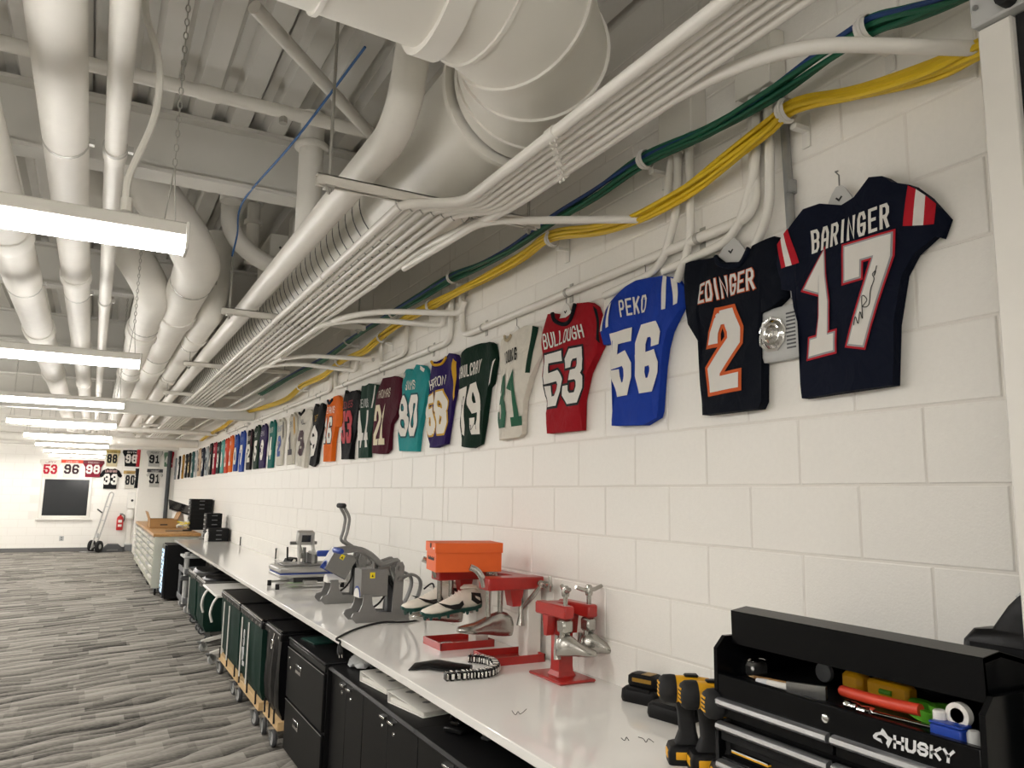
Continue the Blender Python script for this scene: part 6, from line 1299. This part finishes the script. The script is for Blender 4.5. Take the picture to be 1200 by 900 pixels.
def cart(label, y0, y1, body, x0=-.765, x1=-.12, zt=.70, zb=.165, stripes=(), base=True, logo=False, seed=1):
    t = thing('laundry_cart', label, 'cart', (0, 0, 0), group='rolling laundry carts'); r_ = random.Random(seed); n = 44; rings = []; cx_, cy_ = (x0 + x1) / 2, (y0 + y1) / 2; a, b = (x1 - x0) / 2, (y1 - y0) / 2
    out = []
    for k in range(n):
        s = k / n * 4; e = int(s); f = s - e
        out.append([(-1, -1 + 2 * f), (-1 + 2 * f, 1), (1, 1 - 2 * f), (1 - 2 * f, -1)][e])
    ph = [r_.uniform(0, 6) for _ in range(4)]
    for z in [zb, zb + .02, zb + .08, zb + .18, zb + .28, zb + .38, zt - .09, zt - .03]:
        q = (z - zb) / (zt - zb); sh = .93 + .07 * min(1, q * 6) - (.03 if q < .05 else 0); rg = []
        for u, v_ in out:
            w = .012 * math.sin(9 * v_ + ph[0] + 2 * q) + .010 * math.sin(13 * u + ph[1] + 3 * q) + .006 * math.sin(21 * (u + v_) + ph[2])
            w *= math.sin(PI * min(1, q * 1.05)) ** .7 if q < .95 else 0
            rg.append((cx_ + u * a * sh + (w if abs(u) > .98 else 0) * (1 if u > 0 else -1), cy_ + v_ * b * sh + (w if abs(v_) > .98 else 0) * (1 if v_ > 0 else -1), z))
        rings.append(rg)
    MB().loft(rings).obj('fabric_bag', body, t, ang=70)
    MB().box(x0 - .012, x1 + .012, y0 - .012, y1 + .012, zt - .055, zt - .004, .008).obj('vinyl_rim', 'black_vinyl', t)
    MB().box(x0 + .004, x1 - .004, y0 + .004, y1 - .004, zt - .006, zt + .004, .003).obj('vinyl_cover', 'black_vinyl', t)
    rim = MB().tube([(x0, y0, zt), (x0, y1, zt), (x1, y1, zt), (x1, y0, zt), (x0, y0, zt)], .010, 8).obj('top_frame', 'steel' if not base else 'black_gloss', t)
    MB().box(x0 - .014, x0 - .0125, y0, y1, zt - .012, zt - .006).obj('edge_trim', 'alu_trim', t)
    k = 0; y = y0 + .04
    while y < y1: MB().lathe([(.004, 0), (.011, 0), (.011, .003), (.004, .003)], 10, T(x0 - .0125, y, zt - .035) @ RY(-PI / 2)).obj('grommet', 'chrome', t); y += .14
    for sy in stripes: MB().box(x0 - .020, x0 - .014, sy - .011, sy + .011, zb + .03, zt - .07).obj('stripe', 'paper', t)
    if logo:
        ly = (stripes[0] + stripes[1]) / 2
        stroke_text(MB(), 'S', .24, lambda u, v_: Vector((x0 - .021, ly + .03 - u * .06, .44 + v_ * .12)), .5).obj('logo_mark', 'logo_white', t)
        m = MB(); m.tube([(x0 - .02, ly + .02, .43), (x0 - .02, ly, .38), (x0 - .02, ly + .015, .34)], .008, 6); m.box(x0 - .021, x0 - .015, ly - .03, ly + .03, .30, .33); m.obj('logo_mark', 'logo_white', t)
    if base:
        for q in ((x0, x0 + .045, y0, y1), (x1 - .045, x1, y0, y1), (x0 + .045, x1 - .045, y0, y0 + .045), (x0 + .045, x1 - .045, y1 - .045, y1)): MB().box(q[0], q[1], q[2], q[3], zb - .058, zb - .002, .003).obj('wood_rail', 'pine', t)
        for sy in (y0 + .08, (y0 + y1) / 2, y1 - .08): MB().tube([(x0 - .006, sy, zb + .06), (x0 - .006, sy, zb - .03)], .006, 6).obj('tie_strap', 'black_rubber', t)
        for x in (x0 - .005, x1 - .06):
            for y in (y0 + .10, y1 - .07): caster(t, x, y, zb - .058, .053, ang=r_.uniform(-.25, .25) - PI / 2)
    return t
cart('green laundry cart with black cover and white stripes, nearest green one', 5.66, 6.50, 'green_bag', stripes=(6.37, 6.09), logo=True, seed=2)
cart('green laundry cart with black cover and white stripes, second green one', 6.56, 7.52, 'green_bag', stripes=(7.29, 7.01), seed=5)
t = cart('black fabric cart squeezed between the file cabinet and the green cart', 5.14, 5.60, 'black_bag', x0=-.745, seed=7)
c = MB(); c.tube([(-.765, 5.26, .68), (-.775, 5.26, .64)], .006, 6); c.tube([(-.778 + .0, 5.26 + .02 * math.cos(a), .615 + .028 * math.sin(a)) for a in [q * PI / 6 for q in range(13)]], .005, 6); c.obj('snap_hook', 'chrome', t)
# white folding table stored on edge
t = thing('folding_table', 'white folding table with curved legs and casters under the worktop', 'table', (0, 0, 0))
MB().box(-.80, -.12, 7.70, 8.66, .615, .64, .006).obj('table_top', 'white_plastic', t)
for y in (7.85, 8.5):
    MB().tube(spline([(-.76, y, .61), (-.80, y, .55), (-.82, y, .46), (-.80, y, .38)]), .022, 8, sq=.5).obj('curved_bracket', 'white_plastic', t); MB().tube([(-.55, y, .61), (-.55, y, .10)], .025, 8).obj('leg', 'white_metal', t)
    MB().prism([(-.80, .085), (-.80, .11), (-.55, .17), (-.30, .11), (-.30, .085), (-.55, .13)], y - .02, y + .02, 'y').obj('foot_bar', 'white_metal', t)
    for x in (-.80, -.32): caster(t, x, y, .10, .045, 'light_grey', .5)
# older green bins with bag liners
for i, (lab, y0, y1) in enumerate((('green fabric bin with black liner, near one beyond the folding table', 8.86, 9.58), ('green fabric bin with black liner, far one beyond the folding table', 9.66, 10.42))):
    t = cart(lab, y0, y1, 'green_bag', x0=-.745, zt=.63, zb=.12, base=False, stripes=() if i == 0 else (10.2,), seed=11 + i)
    r_ = random.Random(20 + i); rg = []
    for q, z in ((1.04, .56), (1.05, .62), (.9, .66), (.5, .63), (.1, .62)): rg.append([(-.43 + math.cos(a) * .32 * q + r_.uniform(-.012, .012), (y0 + y1) / 2 + math.sin(a) * (y1 - y0) / 2 * q, z + r_.uniform(-.02, .02)) for a in [2 * PI * k / 18 for k in range(18)]])
    MB().loft(rg).obj('bin_liner', 'black_bag', t, ang=25)
    for x in (-.70, -.2):
        for y in (y0 + .08, y1 - .08): caster(t, x, y, .12, .045, ang=.3)
# grey utility cart
t = thing('utility_cart', 'grey plastic utility cart with upright post under the worktop', 'cart', (0, 0, 0))
for z in (.13, .50): 
    MB().box(-.72, -.25, 11.15, 11.95, z, z + .03, .006).obj('shelf', 'grey_plastic', t); MB().box(-.725, -.71, 11.15, 11.95, z, z + .07, .004).obj('shelf_rim', 'grey_plastic', t); MB().box(-.72, -.25, 11.145, 11.16, z, z + .07, .004).obj('shelf_rim', 'grey_plastic', t)
MB().tube([(-.70, 11.22, .12), (-.70, 11.22, .78)], .032, 10).obj('upright_post', 'light_grey', t)
for x, y in ((-.28, 11.22), (-.28, 11.88), (-.70, 11.88)): MB().tube([(x, y, .12), (x, y, .56)], .02, 8).obj('upright', 'grey_plastic', t)
MB().box(-.76, -.66, 11.17, 11.27, .42, .48, .006).obj('clamp_collar', 'grey_dark', t); MB().box(-.74, -.45, 11.18, 11.7, .70, .73, .006).obj('top_tray', 'light_grey', t); MB().box(-.66, -.32, 11.3, 11.85, .165, .45, .01).obj('storage_box', 'grey_dark', t)
for x in (-.68, -.30):
    for y in (11.2, 11.88): caster(t, x, y, .13, .052, 'light_grey', .4)
# bottle cooler at the end of the worktop
t = thing('bottle_cooler', 'dark cooler cabinet with lit column of bottles at the worktop end', 'cooler', (0, 0, 0))
MB().box(-.84, -.30, 12.5, 13.08, .03, .80, .006).obj('cooler_body', 'black_cab', t); MB().box(-.866, -.842, 12.51, 13.07, .05, .79, .004).obj('door', 'dark_glass', t); MB().box(-.875, -.866, 12.51, 12.54, .05, .79).obj('door_frame', 'dark_frame', t)
for r in range(11):
    for k in range(4): MB().lathe([(0, .006), (.020, .006), (.026, 0)], 10, T(-.867, 12.62 + k * .115, .12 + r * .058) @ RY(-PI / 2)).obj('bottle_cap', 'cooler_glow' if (r + k) % 3 else 'bottle_blue', t)
